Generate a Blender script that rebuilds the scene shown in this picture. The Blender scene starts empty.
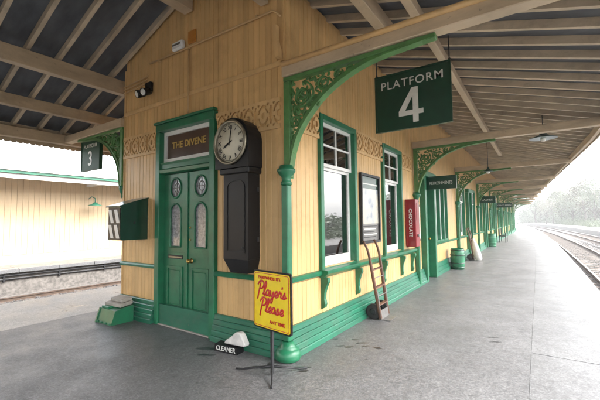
import bpy, bmesh, math, random
from mathutils import Vector, Matrix
random.seed(7)
S = bpy.context.scene
COL = S.collection
# ------------------------------------------------------------------ camera, sky, sun, exposure
cam_d = bpy.data.cameras.new('camera'); cam = bpy.data.objects.new('camera', cam_d); COL.objects.link(cam); S.camera = cam
cam_d.sensor_width = 36; cam_d.lens = 345.9/600*36; cam_d.clip_start = 0.05; cam_d.clip_end = 3000
yaw, pitch, roll = .602, .06, -.011
fwd = Vector((-math.sin(yaw)*math.cos(pitch), math.cos(yaw)*math.cos(pitch), math.sin(pitch)))
rt0 = Vector((math.cos(yaw), math.sin(yaw), 0)); up0 = rt0.cross(fwd)
rt = rt0*math.cos(roll) + up0*math.sin(roll); up = -rt0*math.sin(roll) + up0*math.cos(roll)
m3 = Matrix((rt, up, -fwd)).transposed()
cam.matrix_world = Matrix.Translation((2.33, -3.113, 1.5)) @ m3.to_4x4()

SUN_EL, SUN_AZ = math.radians(48), math.radians(70)      # azimuth from +Y towards +X
W = bpy.data.worlds.new('World'); S.world = W; W.use_nodes = True
wn = W.node_tree.nodes; wl = W.node_tree.links
sky = wn.new('ShaderNodeTexSky'); sky.sky_type = 'NISHITA'; sky.sun_disc = False
sky.sun_elevation = SUN_EL; sky.sun_rotation = SUN_AZ; sky.dust_density = 4.0; sky.air_density = 1.0
hs = wn.new('ShaderNodeHueSaturation'); hs.inputs['Saturation'].default_value = 0.22
wl.new(sky.outputs[0], hs.inputs['Color']); wl.new(hs.outputs[0], wn['Background'].inputs['Color'])
wn['Background'].inputs['Strength'].default_value = 0.15
sd = bpy.data.lights.new('sun', 'SUN'); so = bpy.data.objects.new('sun', sd); COL.objects.link(so)
sd.energy = 0.5; sd.angle = math.radians(25); sd.color = (1, .97, .92)
sv = Vector((math.sin(SUN_AZ)*math.cos(SUN_EL), math.cos(SUN_AZ)*math.cos(SUN_EL), math.sin(SUN_EL)))
so.rotation_euler = sv.to_track_quat('Z', 'Y').to_euler(); so.location = (20, 5, 30)
S.render.engine = 'CYCLES'
S.view_settings.view_transform = 'Standard'; S.view_settings.look = 'None'; S.view_settings.gamma = 1
S.view_settings.exposure = 2.95
S.cycles.max_bounces = 10; S.cycles.diffuse_bounces = 4

# ------------------------------------------------------------------ materials
def mat(name, col, rough=.6, var=.12, scale=6, bump=.0, bscale=60, spec=.5, metal=0, rnd=.0, stretch=(1,1,1), col2=None, coat=0, dirt=None, dscale=2.0, damt=.5, chip=None, cscale=38, cpos=.67):
    m = bpy.data.materials.new(name); m.use_nodes = True
    nt = m.node_tree; b = nt.nodes['Principled BSDF']; L = nt.links
    b.inputs['Roughness'].default_value = rough; b.inputs['Metallic'].default_value = metal
    b.inputs['Specular IOR Level'].default_value = spec
    if coat: b.inputs['Coat Weight'].default_value = coat; b.inputs['Coat Roughness'].default_value = .08
    tc = nt.nodes.new('ShaderNodeTexCoord'); mp = nt.nodes.new('ShaderNodeMapping'); mp.inputs['Scale'].default_value = stretch
    geo = nt.nodes.new('ShaderNodeNewGeometry')
    L.new(geo.outputs['Position'], mp.inputs[0])
    nz = nt.nodes.new('ShaderNodeTexNoise'); nz.inputs['Scale'].default_value = scale; nz.inputs['Detail'].default_value = 6; nz.inputs['Roughness'].default_value = .6
    L.new(mp.outputs[0], nz.inputs['Vector'])
    rp = nt.nodes.new('ShaderNodeValToRGB'); rp.color_ramp.elements[0].position = .3; rp.color_ramp.elements[1].position = .7
    c = Vector(col); c2 = Vector(col2) if col2 else c*(1-2*var)
    hi = c if col2 else c*(1+var)
    rp.color_ramp.elements[0].color = (*c2, 1); rp.color_ramp.elements[1].color = (*hi, 1)
    L.new(nz.outputs['Fac'], rp.inputs[0]); out = rp.outputs[0]
    if rnd:
        oi = nt.nodes.new('ShaderNodeObjectInfo'); mr = nt.nodes.new('ShaderNodeMapRange')
        mr.inputs['To Min'].default_value = 1-rnd; mr.inputs['To Max'].default_value = 1+rnd
        hv = nt.nodes.new('ShaderNodeHueSaturation'); L.new(oi.outputs['Random'], mr.inputs[0]); L.new(mr.outputs[0], hv.inputs['Value'])
        L.new(out, hv.inputs['Color']); out = hv.outputs[0]
    if dirt:
        n2 = nt.nodes.new('ShaderNodeTexNoise'); n2.inputs['Scale'].default_value = dscale; n2.inputs['Detail'].default_value = 8; n2.inputs['Roughness'].default_value = .7
        L.new(geo.outputs['Position'], n2.inputs['Vector'])
        r2 = nt.nodes.new('ShaderNodeValToRGB'); r2.color_ramp.elements[0].position = .5; r2.color_ramp.elements[1].position = .72
        r2.color_ramp.elements[0].color = (0,0,0,1); r2.color_ramp.elements[1].color = (damt,damt,damt,1)
        L.new(n2.outputs['Fac'], r2.inputs[0])
        mx = nt.nodes.new('ShaderNodeMix'); mx.data_type = 'RGBA'; L.new(r2.outputs[0], mx.inputs['Factor'])
        L.new(out, mx.inputs['A']); mx.inputs['B'].default_value = (*dirt, 1); out = mx.outputs['Result']
    if chip:
        n4 = nt.nodes.new('ShaderNodeTexNoise'); n4.inputs['Scale'].default_value = cscale; n4.inputs['Detail'].default_value = 5; n4.inputs['Roughness'].default_value = .65
        L.new(geo.outputs['Position'], n4.inputs['Vector'])
        r4 = nt.nodes.new('ShaderNodeValToRGB'); r4.color_ramp.elements[0].position = cpos; r4.color_ramp.elements[1].position = cpos+.03
        r4.color_ramp.elements[0].color = (0,0,0,1); r4.color_ramp.elements[1].color = (.8,.8,.8,1); L.new(n4.outputs['Fac'], r4.inputs[0])
        mx = nt.nodes.new('ShaderNodeMix'); mx.data_type = 'RGBA'; L.new(r4.outputs[0], mx.inputs['Factor']); L.new(out, mx.inputs['A']); mx.inputs['B'].default_value = (*chip, 1); out = mx.outputs['Result']
    L.new(out, b.inputs['Base Color'])
    if bump:
        n3 = nt.nodes.new('ShaderNodeTexNoise'); n3.inputs['Scale'].default_value = bscale; n3.inputs['Detail'].default_value = 5
        L.new(mp.outputs[0], n3.inputs['Vector'])
        bp = nt.nodes.new('ShaderNodeBump'); bp.inputs['Strength'].default_value = bump; bp.inputs['Distance'].default_value = .01
        L.new(n3.outputs['Fac'], bp.inputs['Height']); L.new(bp.outputs[0], b.inputs['Normal'])
    return m
M = {}
M['cream'] = mat('cream_paint', (.67,.425,.180), .42, .08, 7, .18, 40, rnd=.08, stretch=(1,1,.10), dirt=(.38,.22,.085), dscale=2.3, damt=.5, chip=(.33,.22,.12), cscale=30, cpos=.70)
M['creamflat'] = mat('cream_paint_plain', (.66,.425,.19), .45, .08, 5, .12, 40, stretch=(1,1,.2), dirt=(.38,.23,.10), dscale=3, damt=.4)
M['palecream'] = mat('pale_cream_paint', (.58,.43,.26), .5, .06, 5, .08, 40, stretch=(1,1,.2))
M['trim'] = mat('trim_paint', (.53,.41,.275), .5, .12, 7, .2, 30, chip=(.24,.19,.14), cscale=24, cpos=.66, stretch=(.3,.3,1), dirt=(.25,.19,.13), damt=.5)
M['rafter'] = mat('rafter_paint', (.58,.47,.335), .55, .12, 6, .15, 30, rnd=.10, stretch=(.3,1,1), dirt=(.2,.16,.12), dscale=3, damt=.5)
M['deck'] = mat('roof_deck', (.095,.102,.115), .55, .25, 4, .2, 20, stretch=(.3,1,1), dirt=(.12,.12,.12), damt=.35)
M['green'] = mat('green_gloss_paint', (.015,.165,.075), .36, .16, 5, .2, 18, coat=.06, chip=(.10,.16,.10), cpos=.69, dirt=(.05,.13,.075), dscale=6, damt=.45)
M['teal'] = mat('plinth_green_paint', (.018,.150,.085), .34, .14, 4, .15, 25, coat=.08, chip=(.13,.15,.11), cscale=26, cpos=.66, stretch=(.5,.5,2), dirt=(.09,.14,.10), dscale=5, damt=.5)
M['dgreen'] = mat('dark_green_paint', (.006,.048,.026), .3, .12, 6, .04, 30, coat=.2)
M['brgreen'] = mat('bracket_green_paint', (.085,.225,.062), .45, .15, 9, .15, 50, chip=(.16,.14,.07), cpos=.66, dirt=(.08,.13,.05), dscale=8, damt=.5)
M['white'] = mat('white_paint', (.78,.77,.74), .35, .04, 6, .05, 40, dirt=(.5,.47,.4), damt=.3)
M['black'] = mat('black_paint', (.007,.007,.008), .38, .2, 6, .05, 30, spec=.3)
M['iron'] = mat('dark_iron', (.02,.02,.022), .5, .2, 12, .1, 60)
M['dial'] = mat('clock_dial', (.62,.58,.46), .45, .05, 8, dirt=(.4,.34,.22), damt=.3)
M['brass'] = mat('brass', (.55,.36,.10), .3, .1, 10, metal=.9)
M['chrome'] = mat('bezel_metal', (.30,.27,.20), .35, .1, 10, metal=.8)
M['etched'] = mat('etched_glass', (.34,.34,.36), .12, .35, 26, .2, 40, coat=.5)
M['gold'] = mat('gold_leaf', (.55,.36,.08), .35, .1, 12, metal=.35)
M['yellow'] = mat('enamel_yellow', (.88,.66,.012), .25, .05, 6, coat=.3, dirt=(.5,.3,.02), dscale=7, damt=.3)
M['red'] = mat('enamel_red', (.55,.012,.012), .3, .08, 6)
M['redbox'] = mat('red_paint', (.27,.008,.016), .3, .1, 5, coat=.3)
M['steel'] = mat('grey_steel', (.22,.21,.20), .4, .12, 10, metal=.6)
M['wood'] = mat('old_brown_wood', (.135,.062,.038), .55, .2, 6, .2, 40, stretch=(1,1,.2))
M['rubber'] = mat('black_rubber', (.02,.02,.02), .8, .1, 20)
M['stone'] = mat('pale_stone', (.40,.365,.32), .7, .1, 15, .2, 40)
M['dialglass'] = None
M['sack'] = mat('white_canvas', (.62,.60,.57), .8, .1, 12, .3, 40)
M['conduit'] = mat('painted_conduit', (.55,.36,.17), .45, .06, 8)
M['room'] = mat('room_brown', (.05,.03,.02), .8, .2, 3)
M['signwhite'] = mat('sign_white', (.72,.72,.68), .4, .03, 8, dirt=(.45,.45,.42), dscale=14, damt=.4)
M['asphalt'] = None
def glass(name, tint=(1,1,1), trans=.75):
    m = bpy.data.materials.new(name); m.use_nodes = True; nt = m.node_tree; nt.nodes.clear(); L = nt.links
    o = nt.nodes.new('ShaderNodeOutputMaterial'); t = nt.nodes.new('ShaderNodeBsdfTransparent'); g = nt.nodes.new('ShaderNodeBsdfGlossy')
    t.inputs[0].default_value = (*[x*trans for x in tint], 1); g.inputs['Roughness'].default_value = .02; g.inputs[0].default_value = (1,1,1,1)
    fr = nt.nodes.new('ShaderNodeFresnel'); fr.inputs[0].default_value = 2.7
    nz = nt.nodes.new('ShaderNodeTexNoise'); nz.inputs['Scale'].default_value = 3; bpn = nt.nodes.new('ShaderNodeBump'); bpn.inputs['Strength'].default_value = .03; bpn.inputs['Distance'].default_value = .02
    L.new(nz.outputs['Fac'], bpn.inputs['Height']); L.new(bpn.outputs[0], g.inputs['Normal'])
    mx = nt.nodes.new('ShaderNodeMixShader'); L.new(fr.outputs[0], mx.inputs[0]); L.new(t.outputs[0], mx.inputs[1]); L.new(g.outputs[0], mx.inputs[2]); L.new(mx.outputs[0], o.inputs[0])
    return m
M['glass'] = glass('window_glass')

def paving(name, col, dark, light, rough=.6):
    m = bpy.data.materials.new(name); m.use_nodes = True; nt = m.node_tree; b = nt.nodes['Principled BSDF']; L = nt.links
    geo = nt.nodes.new('ShaderNodeNewGeometry')
    def noise(sc, det=6, ro=.6, mp=None):
        n = nt.nodes.new('ShaderNodeTexNoise'); n.inputs['Scale'].default_value = sc; n.inputs['Detail'].default_value = det; n.inputs['Roughness'].default_value = ro
        if mp:
            q = nt.nodes.new('ShaderNodeMapping'); q.inputs['Scale'].default_value = mp; L.new(geo.outputs['Position'], q.inputs[0]); L.new(q.outputs[0], n.inputs['Vector'])
        else: L.new(geo.outputs['Position'], n.inputs['Vector'])
        return n
    def ramp(n, p0, c0, p1, c1):
        r = nt.nodes.new('ShaderNodeValToRGB'); r.color_ramp.elements[0].position = p0; r.color_ramp.elements[1].position = p1
        r.color_ramp.elements[0].color = (*c0,1); r.color_ramp.elements[1].color = (*c1,1); L.new(n.outputs['Fac'], r.inputs[0]); return r
    def mix(f, a, bc, t='MIX'):
        x = nt.nodes.new('ShaderNodeMix'); x.data_type = 'RGBA'; x.blend_type = t; L.new(f, x.inputs['Factor']); L.new(a, x.inputs['A'])
        if isinstance(bc, tuple): x.inputs['B'].default_value = (*bc,1)
        else: L.new(bc, x.inputs['B'])
        return x.outputs['Result']
    big = ramp(noise(.9, 8, .65), .3, tuple(c*.78 for c in col), .7, tuple(c*1.15 for c in col))
    grit = ramp(noise(170, 3, .7), .38, (0,0,0), .66, (1,1,1))
    o = mix(ramp(noise(140, 2, .6), .35, (.5,.5,.5), .5, (0,0,0)).outputs[0], big.outputs[0], tuple(c*.62 for c in col))
    o = mix(ramp(noise(190, 2, .6), .60, (0,0,0), .72, (.55,.55,.55)).outputs[0], o, light)
    o = mix(ramp(noise(2.2, 9, .72), .58, (0,0,0), .72, (.75,.75,.75)).outputs[0], o, dark)
    o = mix(ramp(noise(1.1, 8, .7, (.35,1.6,1)), .56, (0,0,0), .75, (.4,.4,.4)).outputs[0], o, light)
    for sc_, am in ((75, .32), (26, .16)):
        vo = nt.nodes.new('ShaderNodeTexVoronoi'); vo.inputs['Scale'].default_value = sc_; L.new(geo.outputs['Position'], vo.inputs['Vector'])
        bw_ = nt.nodes.new('ShaderNodeRGBToBW'); L.new(vo.outputs['Color'], bw_.inputs[0]); r_ = nt.nodes.new('ShaderNodeMapRange'); r_.inputs['To Min'].default_value = 1-am; r_.inputs['To Max'].default_value = 1+am; L.new(bw_.outputs[0], r_.inputs[0])
        hv = nt.nodes.new('ShaderNodeHueSaturation'); L.new(r_.outputs[0], hv.inputs['Value']); L.new(o, hv.inputs['Color']); o = hv.outputs[0]
    o = mix(ramp(noise(38, 4, .75), .40, (.75,.75,.75), .52, (0,0,0)).outputs[0], o, tuple(c*.60 for c in col))
    o = mix(ramp(noise(55, 4, .75), .56, (0,0,0), .68, (.6,.6,.6)).outputs[0], o, light)
    o = mix(ramp(noise(7, 7, .78), .57, (0,0,0), .66, (.55,.55,.55)).outputs[0], o, dark)
    sp = nt.nodes.new('ShaderNodeTexVoronoi'); sp.inputs['Scale'].default_value = 2.6; L.new(geo.outputs['Position'], sp.inputs['Vector'])
    r = nt.nodes.new('ShaderNodeValToRGB'); r.color_ramp.elements[0].position = .03; r.color_ramp.elements[0].color = (.6,.6,.6,1); r.color_ramp.elements[1].position = .06; r.color_ramp.elements[1].color = (0,0,0,1)
    L.new(sp.outputs['Distance'], r.inputs[0]); o = mix(r.outputs[0], o, tuple(c*.5 for c in dark))
    cn = noise(1.6, 6, .7); cm = nt.nodes.new('ShaderNodeMix'); cm.data_type = 'RGBA'; cm.inputs['Factor'].default_value = .28
    L.new(geo.outputs['Position'], cm.inputs['A']); L.new(cn.outputs['Color'], cm.inputs['B'])
    cv = nt.nodes.new('ShaderNodeTexVoronoi'); cv.feature = 'DISTANCE_TO_EDGE'; cv.inputs['Scale'].default_value = .75; L.new(cm.outputs['Result'], cv.inputs['Vector'])
    r = nt.nodes.new('ShaderNodeValToRGB'); r.color_ramp.elements[0].position = .0; r.color_ramp.elements[0].color = (.5,.5,.5,1); r.color_ramp.elements[1].position = .004; r.color_ramp.elements[1].color = (0,0,0,1)
    L.new(cv.outputs['Distance'], r.inputs[0]); mk = ramp(noise(.6, 3), .5, (0,0,0), .6, (1,1,1)); mm = nt.nodes.new('ShaderNodeMath'); mm.operation = 'MULTIPLY'; L.new(r.outputs[0], mm.inputs[0]); L.new(mk.outputs[0], mm.inputs[1])
    o = mix(mm.outputs[0], o, tuple(c*.4 for c in dark))
    L.new(o, b.inputs['Base Color'])
    rr = ramp(noise(1.7, 7, .7), .35, (rough-.14,)*3, .7, (rough+.12,)*3); L.new(rr.outputs[0], b.inputs['Roughness'])
    bp = nt.nodes.new('ShaderNodeBump'); bp.inputs['Strength'].default_value = .35; bp.inputs['Distance'].default_value = .004
    L.new(noise(120, 4, .7).outputs['Fac'], bp.inputs['Height'])
    b2 = nt.nodes.new('ShaderNodeBump'); b2.inputs['Strength'].default_value = .25; b2.inputs['Distance'].default_value = .03
    L.new(noise(3, 5, .6).outputs['Fac'], b2.inputs['Height']); L.new(bp.outputs[0], b2.inputs['Normal']); L.new(b2.outputs[0], b.inputs['Normal'])
    return m
M['asphalt'] = paving('platform_asphalt', (.138,.138,.140), (.055,.055,.056), (.235,.236,.24), .47)
M['slab'] = paving('platform_slab', (.150,.151,.153), (.08,.08,.08), (.21,.211,.215), .48)
M['sheenslab'] = paving('left_edge_slab_sheen', (.34,.34,.335), (.22,.215,.21), (.46,.46,.455), .40)  # left slabs paler than the right: low sky sheen put into the colour
M['ballast'] = mat('ballast', (.115,.109,.105), .9, .45, 24, .9, 22, dirt=(.06,.052,.045), dscale=1.3, damt=.6)
M['earth'] = mat('earth', (.09,.09,.055), .9, .3, .5, .3, 4, dirt=(.07,.10,.04), dscale=.3, damt=.7)
M['rust'] = mat('rail_rust', (.11,.075,.055), .6, .2, 8)
M['railtop'] = mat('rail_head', (.45,.42,.40), .3, .1, 8, metal=.7)
M['sleeper'] = mat('sleeper_wood', (.13,.105,.085), .8, .25, 9, .4, 30)
M['brick'] = mat('platform_brick', (.17,.155,.14), .8, .3, 9, .3, 30, dirt=(.09,.08,.07), dscale=1, damt=.6)
M['path'] = mat('pale_path', (.24,.23,.22), .8, .1, 3, .2, 30)
M['roofgrey'] = mat('slate_roof', (.30,.30,.30), .6, .15, 5)
def leafmat(name, c, k):
    m = mat(name, c, .55, .3, 3, rnd=.1); b = m.node_tree.nodes['Principled BSDF']
    b.inputs['Subsurface Weight'].default_value = 0
    return m
M['leaf0'] = leafmat('leaf_spring', (.10,.12,.04), 0); M['leaf1'] = leafmat('leaf_mid', (.06,.095,.03), 0); M['leaf2'] = leafmat('leaf_olive', (.115,.105,.055), 0)
M['bark'] = mat('bark', (.10,.085,.07), .85, .25, 12, .4, 30)

# ------------------------------------------------------------------ mesh helpers
class MB:
    def __init__(s): s.bm = bmesh.new()
    def box(s, x0, x1, y0, y1, z0, z1, bev=0):
        r = bmesh.ops.create_cube(s.bm, size=1); vs = r['verts']
        for v in vs: v.co = Vector((x0+(v.co.x+.5)*(x1-x0), y0+(v.co.y+.5)*(y1-y0), z0+(v.co.z+.5)*(z1-z0)))
        if bev:
            es = list({e for v in vs for e in v.link_edges})
            bmesh.ops.bevel(s.bm, geom=es, offset=bev, segments=1, affect='EDGES', profile=.5)
        return s
    def hexa(s, pts):      # 8 points: bottom 4 ccw, top 4 ccw
        v = [s.bm.verts.new(p) for p in pts]
        for f in ((3,2,1,0),(4,5,6,7),(0,1,5,4),(1,2,6,5),(2,3,7,6),(3,0,4,7)): s.bm.faces.new([v[i] for i in f])
        return s
    def beam(s, a, b, w, h, upv=(0,0,1)):
        a = Vector(a); b = Vector(b); d = (b-a).normalized(); u = Vector(upv); sd = d.cross(u).normalized(); u = sd.cross(d).normalized()
        q = [sd*(-w/2)-u*(h/2), sd*(w/2)-u*(h/2), sd*(w/2)+u*(h/2), sd*(-w/2)+u*(h/2)]
        v = [s.bm.verts.new(a+p) for p in q]+[s.bm.verts.new(b+p) for p in q]
        for f in ((3,2,1,0),(4,5,6,7),(0,1,5,4),(1,2,6,5),(2,3,7,6),(3,0,4,7)): s.bm.faces.new([v[i] for i in f])
        return s
    def tube(s, pts, r, n=8, cap=True, flat=None):
        pts = [Vector(p) for p in pts]; rings = []
        prev = None
        for i, p in enumerate(pts):
            t = (pts[min(i+1,len(pts)-1)]-pts[max(i-1,0)]).normalized()
            if prev is None: prev = Vector((0,0,1)) if abs(t.z) < .9 else Vector((1,0,0))
            sd = t.cross(prev)
            if sd.length < 1e-5: sd = t.orthogonal()
            sd.normalize(); u = sd.cross(t).normalized(); prev = u
            ri = r[i] if isinstance(r, (list,tuple)) else r
            ring = []
            for k in range(n):
                a = 2*math.pi*k/n; o = (sd*math.cos(a)+u*math.sin(a))*ri
                if flat is not None: o = Vector((o.x*flat[0], o.y*flat[1], o.z*flat[2]))
                ring.append(s.bm.verts.new(p+o))
            rings.append(ring)
        for a, b in zip(rings, rings[1:]):
            for k in range(n):
                f = s.bm.faces.new((a[k], a[(k+1)%n], b[(k+1)%n], b[k])); f.smooth = True
        if cap:
            s.bm.faces.new(rings[0][::-1]); s.bm.faces.new(rings[-1])
        return s
    def lathe(s, prof, c=(0,0,0), n=20, axis='z'):
        rings = []
        for r, z in prof:
            ring = []
            for k in range(n):
                a = 2*math.pi*k/n; p = (max(r,1e-4)*math.cos(a), max(r,1e-4)*math.sin(a), z)
                if axis == 'y': p = (p[0], z, p[1])
                if axis == 'x': p = (z, p[0], p[1])
                ring.append(s.bm.verts.new(Vector(c)+Vector(p)))
            rings.append(ring)
        for a, b in zip(rings, rings[1:]):
            for k in range(n):
                f = s.bm.faces.new((a[k], a[(k+1)%n], b[(k+1)%n], b[k])); f.smooth = True
        s.bm.faces.new(rings[0][::-1]); s.bm.faces.new(rings[-1])
        return s
    def prism(s, poly, a0, a1, axis='y'):     # poly in the two other axes, extruded a0..a1 along axis
        def P(u, w, a): return {'y': (u, a, w), 'x': (a, u, w), 'z': (u, w, a)}[axis]
        A = [s.bm.verts.new(P(u, w, a0)) for u, w in poly]; B = [s.bm.verts.new(P(u, w, a1)) for u, w in poly]
        n = len(poly)
        s.bm.faces.new(A[::-1]); s.bm.faces.new(B)
        for i in range(n): s.bm.faces.new((A[i], A[(i+1)%n], B[(i+1)%n], B[i]))
        return s
    def sheet(s, outer, inner, a0, a1, axis='y'):   # frame between two outlines with equal vertex counts
        def P(u, w, a): return {'y': (u, a, w), 'x': (a, u, w), 'z': (u, w, a)}[axis]
        n = len(outer); V = lambda pl, a: [s.bm.verts.new(P(u, w, a)) for u, w in pl]
        o0, o1, i0, i1 = V(outer,a0), V(outer,a1), V(inner,a0), V(inner,a1)
        for k in range(n):
            j = (k+1) % n
            for q in ((o0[k],o0[j],i0[j],i0[k]), (o1[k],o1[j],i1[j],i1[k]), (o0[k],o0[j],o1[j],o1[k]), (i0[k],i0[j],i1[j],i1[k])): s.bm.faces.new(q)
        return s
    def build(s, name, m, parent=None, loc=None):
        bmesh.ops.recalc_face_normals(s.bm, faces=s.bm.faces)
        me = bpy.data.meshes.new(name); s.bm.to_mesh(me); s.bm.free()
        me.materials.append(M[m] if isinstance(m, str) else m)
        o = bpy.data.objects.new(name, me); COL.objects.link(o)
        if parent: o.parent = parent
        if loc: o.location = loc
        return o
def tag(o, label=None, cat=None, group=None, kind=None):
    if label: o['label'] = label
    if cat: o['category'] = cat
    if group: o['group'] = group
    if kind: o['kind'] = kind
    return o
def thing(name, label, cat, loc=(0,0,0), rz=0, group=None):
    o = bpy.data.objects.new(name, None); o.empty_display_size = .1; COL.objects.link(o); o.location = loc; o.rotation_euler = (0,0,rz)
    return tag(o, label, cat, group)
def link(name, me, parent, loc=(0,0,0), scale=(1,1,1), rot=(0,0,0)):
    o = bpy.data.objects.new(name, me); COL.objects.link(o); o.parent = parent; o.location = loc; o.scale = scale; o.rotation_euler = rot
    return o
def copy_tree(o, parent=None):
    c = o.copy(); COL.objects.link(c)
    if parent: c.parent = parent
    for ch in list(o.children): copy_tree(ch, c)
    return c
def text(name, body, size, m, parent, loc, rot, align='CENTER', bold=0., ext=.002, sx=1., shear=0., space=1.):
    cu = bpy.data.curves.new(name, 'FONT'); cu.body = body; cu.size = size; cu.align_x = align; cu.align_y = 'CENTER'; cu.extrude = ext; cu.offset = bold; cu.shear = shear
    cu.space_character = space; cu.resolution_u = 3
    o = bpy.data.objects.new(name, cu); COL.objects.link(o)
    dg = bpy.context.evaluated_depsgraph_get(); me = bpy.data.meshes.new_from_object(o.evaluated_get(dg))
    bpy.data.objects.remove(o); bpy.data.curves.remove(cu)
    me.materials.clear(); me.materials.append(M[m]); me.name = name
    n = bpy.data.objects.new(name, me); COL.objects.link(n); n.parent = parent; n.location = loc; n.rotation_euler = rot; n.scale = (sx,1,1)
    return n
FRONT = (math.pi/2, 0, 0)                 # text facing -Y
SIDE = (math.pi/2, 0, math.pi/2)          # text facing +X
def arc(cx, cz, r, a0, a1, n, rz=None):
    return [(cx+r*math.cos(a0+(a1-a0)*i/n), cz+(rz or r)*math.sin(a0+(a1-a0)*i/n)) for i in range(n+1)]
def spline(P, n=8):
    P = [Vector((*p, 0)) if len(p) == 2 else Vector(p) for p in P]; Q = [P[0]*2-P[1]]+P+[P[-1]*2-P[-2]]; out = []
    for i in range(1, len(Q)-2):
        for k in range(n):
            t = k/n; a, b, c, d = Q[i-1:i+3]
            out.append(.5*((2*b)+(c-a)*t+(2*a-5*b+4*c-d)*t*t+(3*b-a-3*c+d)*t**3))
    return out+[P[-1]]

# ------------------------------------------------------------------ layout
XW = -3.42                                   # west corner of the end wall
def edge(y): return 3.30 - max(0, y-6)**2/1800
def eave(y): return 3.45 - max(0, y-5.5)*.0425
def zr(x): return 4.30-.292*x if x > -1.71 else 4.80-.3646*(-1.71-x)      # underside of the rafters
BAYS = [0, 4.9, 9.8, 14.7, 19.6, 24.5, 29.4, 34.3, 39.2, 44.1]
YEND = 46.0

# ------------------------------------------------------------------ ground, platforms, tracks
g = MB(); g.box(-300, 300, -200, 420, -1.6, -1.05); tag(g.build('ground', 'earth'), kind='structure')
def strip(fa, fb, y0, y1, z0, z1, n, name, m, parent=None):
    b = MB(); vs = []
    for i in range(n+1):
        y = y0+(y1-y0)*i/n; za = z0(y) if callable(z0) else z0; zb = z1(y) if callable(z1) else z1
        vs.append([b.bm.verts.new((fa(y), y, za)), b.bm.verts.new((fb(y), y, za)), b.bm.verts.new((fb(y), y, zb)), b.bm.verts.new((fa(y), y, zb))])
    for p, q in zip(vs, vs[1:]):
        for k in range(4): b.bm.faces.new((p[k], p[(k+1)%4], q[(k+1)%4], q[k]))
    b.bm.faces.new(vs[0]); b.bm.faces.new(vs[-1][::-1])
    return b.build(name, m, parent)
XC = 2.20                                     # joint between asphalt and edge slabs
plat = tag(strip(lambda y: -5.95, lambda y: edge(y)-.12, -26, 120, -1.05, -.03, 60, 'platform', 'brick'), kind='structure')
strip(lambda y: -3.95, lambda y: XC-.001-max(0,y-6)**2/1800, -26, 120, -.029, 0, 60, 'asphalt_surface', 'asphalt', plat)
# edge slabs, one by one
def slabs(x0f, x1f, y0, y1, step, parent, m='slab'):
    y = y0
    while y < y1:
        b = MB(); g_ = .0022; dz = random.uniform(-.003,.002)
        a0, a1, c0, c1 = x0f(y), x1f(y), x0f(y+step), x1f(y+step)
        b.hexa([(a0,y+g_,-.028),(a1,y+g_,-.028),(c1,y+step-g_,-.028),(c0,y+step-g_,-.028),(a0,y+g_,dz),(a1,y+g_,dz),(c1,y+step-g_,dz),(c0,y+step-g_,dz)])
        b.build('paving_slab', m, parent); y += step
slabs(lambda y: XC+.0015-max(0,y-6)**2/1800, lambda y: edge(y), -8, 40, 2.4, plat)
strip(lambda y: XC+.0015-max(0,y-6)**2/1800, lambda y: edge(y), 40, 120, -.028, -.001, 30, 'far_paving', 'slab', plat)
slabs(lambda y: -6.02, lambda y: -3.955, -7.6, 14, 2.4, plat, 'sheenslab')
M['stain'] = mat('damp_stain', (.030,.030,.031), .28, .35, 14, .1, 60)
def stain(x, y, rx, ry, a, seed):
    r = random.Random(seed); b = MB(); n_ = 26; ph = [r.uniform(0,6.28) for _ in range(4)]; pts = []
    for i in range(n_):
        t = 2*math.pi*i/n_; k = 1+.22*math.sin(2*t+ph[0])+.16*math.sin(3*t+ph[1])+.12*math.sin(5*t+ph[2])+r.uniform(-.09,.09); u, v_ = rx*k*math.cos(t), ry*k*math.sin(t)
        pts.append((x+u*math.cos(a)-v_*math.sin(a), y+u*math.sin(a)+v_*math.cos(a)))
    b.prism(pts, .0004, .0012, 'z'); b.build('stain', 'stain', plat)
for i, (x, y, rx, ry) in enumerate(((.15,.83,.035,.02),(.31,.64,.045,.022),(.41,.66,.05,.025),(.49,.87,.06,.022),(.57,.80,.045,.02),(.71,.81,.05,.028),(.33,-.18,.06,.02),(-.02,-.30,.20,.035),(.24,-.14,.11,.03),(-.83,-.43,.10,.03),(.37,.93,.05,.02),(-.98,-.30,.10,.05),(1.83,1.77,.06,.012),(1.80,1.95,.05,.012))):
    stain(x, y, rx, ry, .6, i)
def track(cx, name, y0, y1, cf, label_kind='structure', slp=(-8, 40)):
    bed = strip(lambda y: cx-1.75+cf(y), lambda y: cx+1.75+cf(y), y0, y1, -1.04, -.91, 40, name, 'ballast'); tag(bed, kind='structure')
    for s in (-1, 1):
        f = lambda y, k: cx+s*.7525+k+cf(y)
        strip(lambda y: f(y,-.035), lambda y: f(y,.035), y0, y1, -.765, -.74, 40, 'rail_head', 'railtop', bed)
        strip(lambda y: f(y,-.034), lambda y: f(y,.034), y0, y1, -.80, -.7655, 40, 'rail', 'rust', bed)
        strip(lambda y: f(y,-.012), lambda y: f(y,.012), y0, y1, -.885, -.8005, 40, 'rail_web', 'rust', bed)
        strip(lambda y: f(y,-.07), lambda y: f(y,.07), y0, y1, -.905, -.8855, 40, 'rail_foot', 'rust', bed)
    sm = None; y = slp[0]
    while y < slp[1]:
        if sm is None:
            b = MB(); b.box(-1.25,1.25,-.125,.125,-.06,.0, .01); o = b.build('sleeper', 'sleeper', bed); sm = o.data
        else: o = link('sleeper', sm, bed)
        o.location = (cx+cf(y)+random.uniform(-.03,.03), y, -.89); y += .72
    return bed
cR = lambda y: -max(0, y-6)**2/1800
track(4.85, 'railway_track', -20, 150, cR, slp=(4, 70)); track(8.25, 'railway_track', -20, 150, cR, slp=(8, 60))
track(-10.55, 'railway_track', -30, 60, lambda y: 0, slp=(-6, 22)); track(-7.75, 'railway_track', -30, 60, lambda y: 0, slp=(-6, 10))
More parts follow.
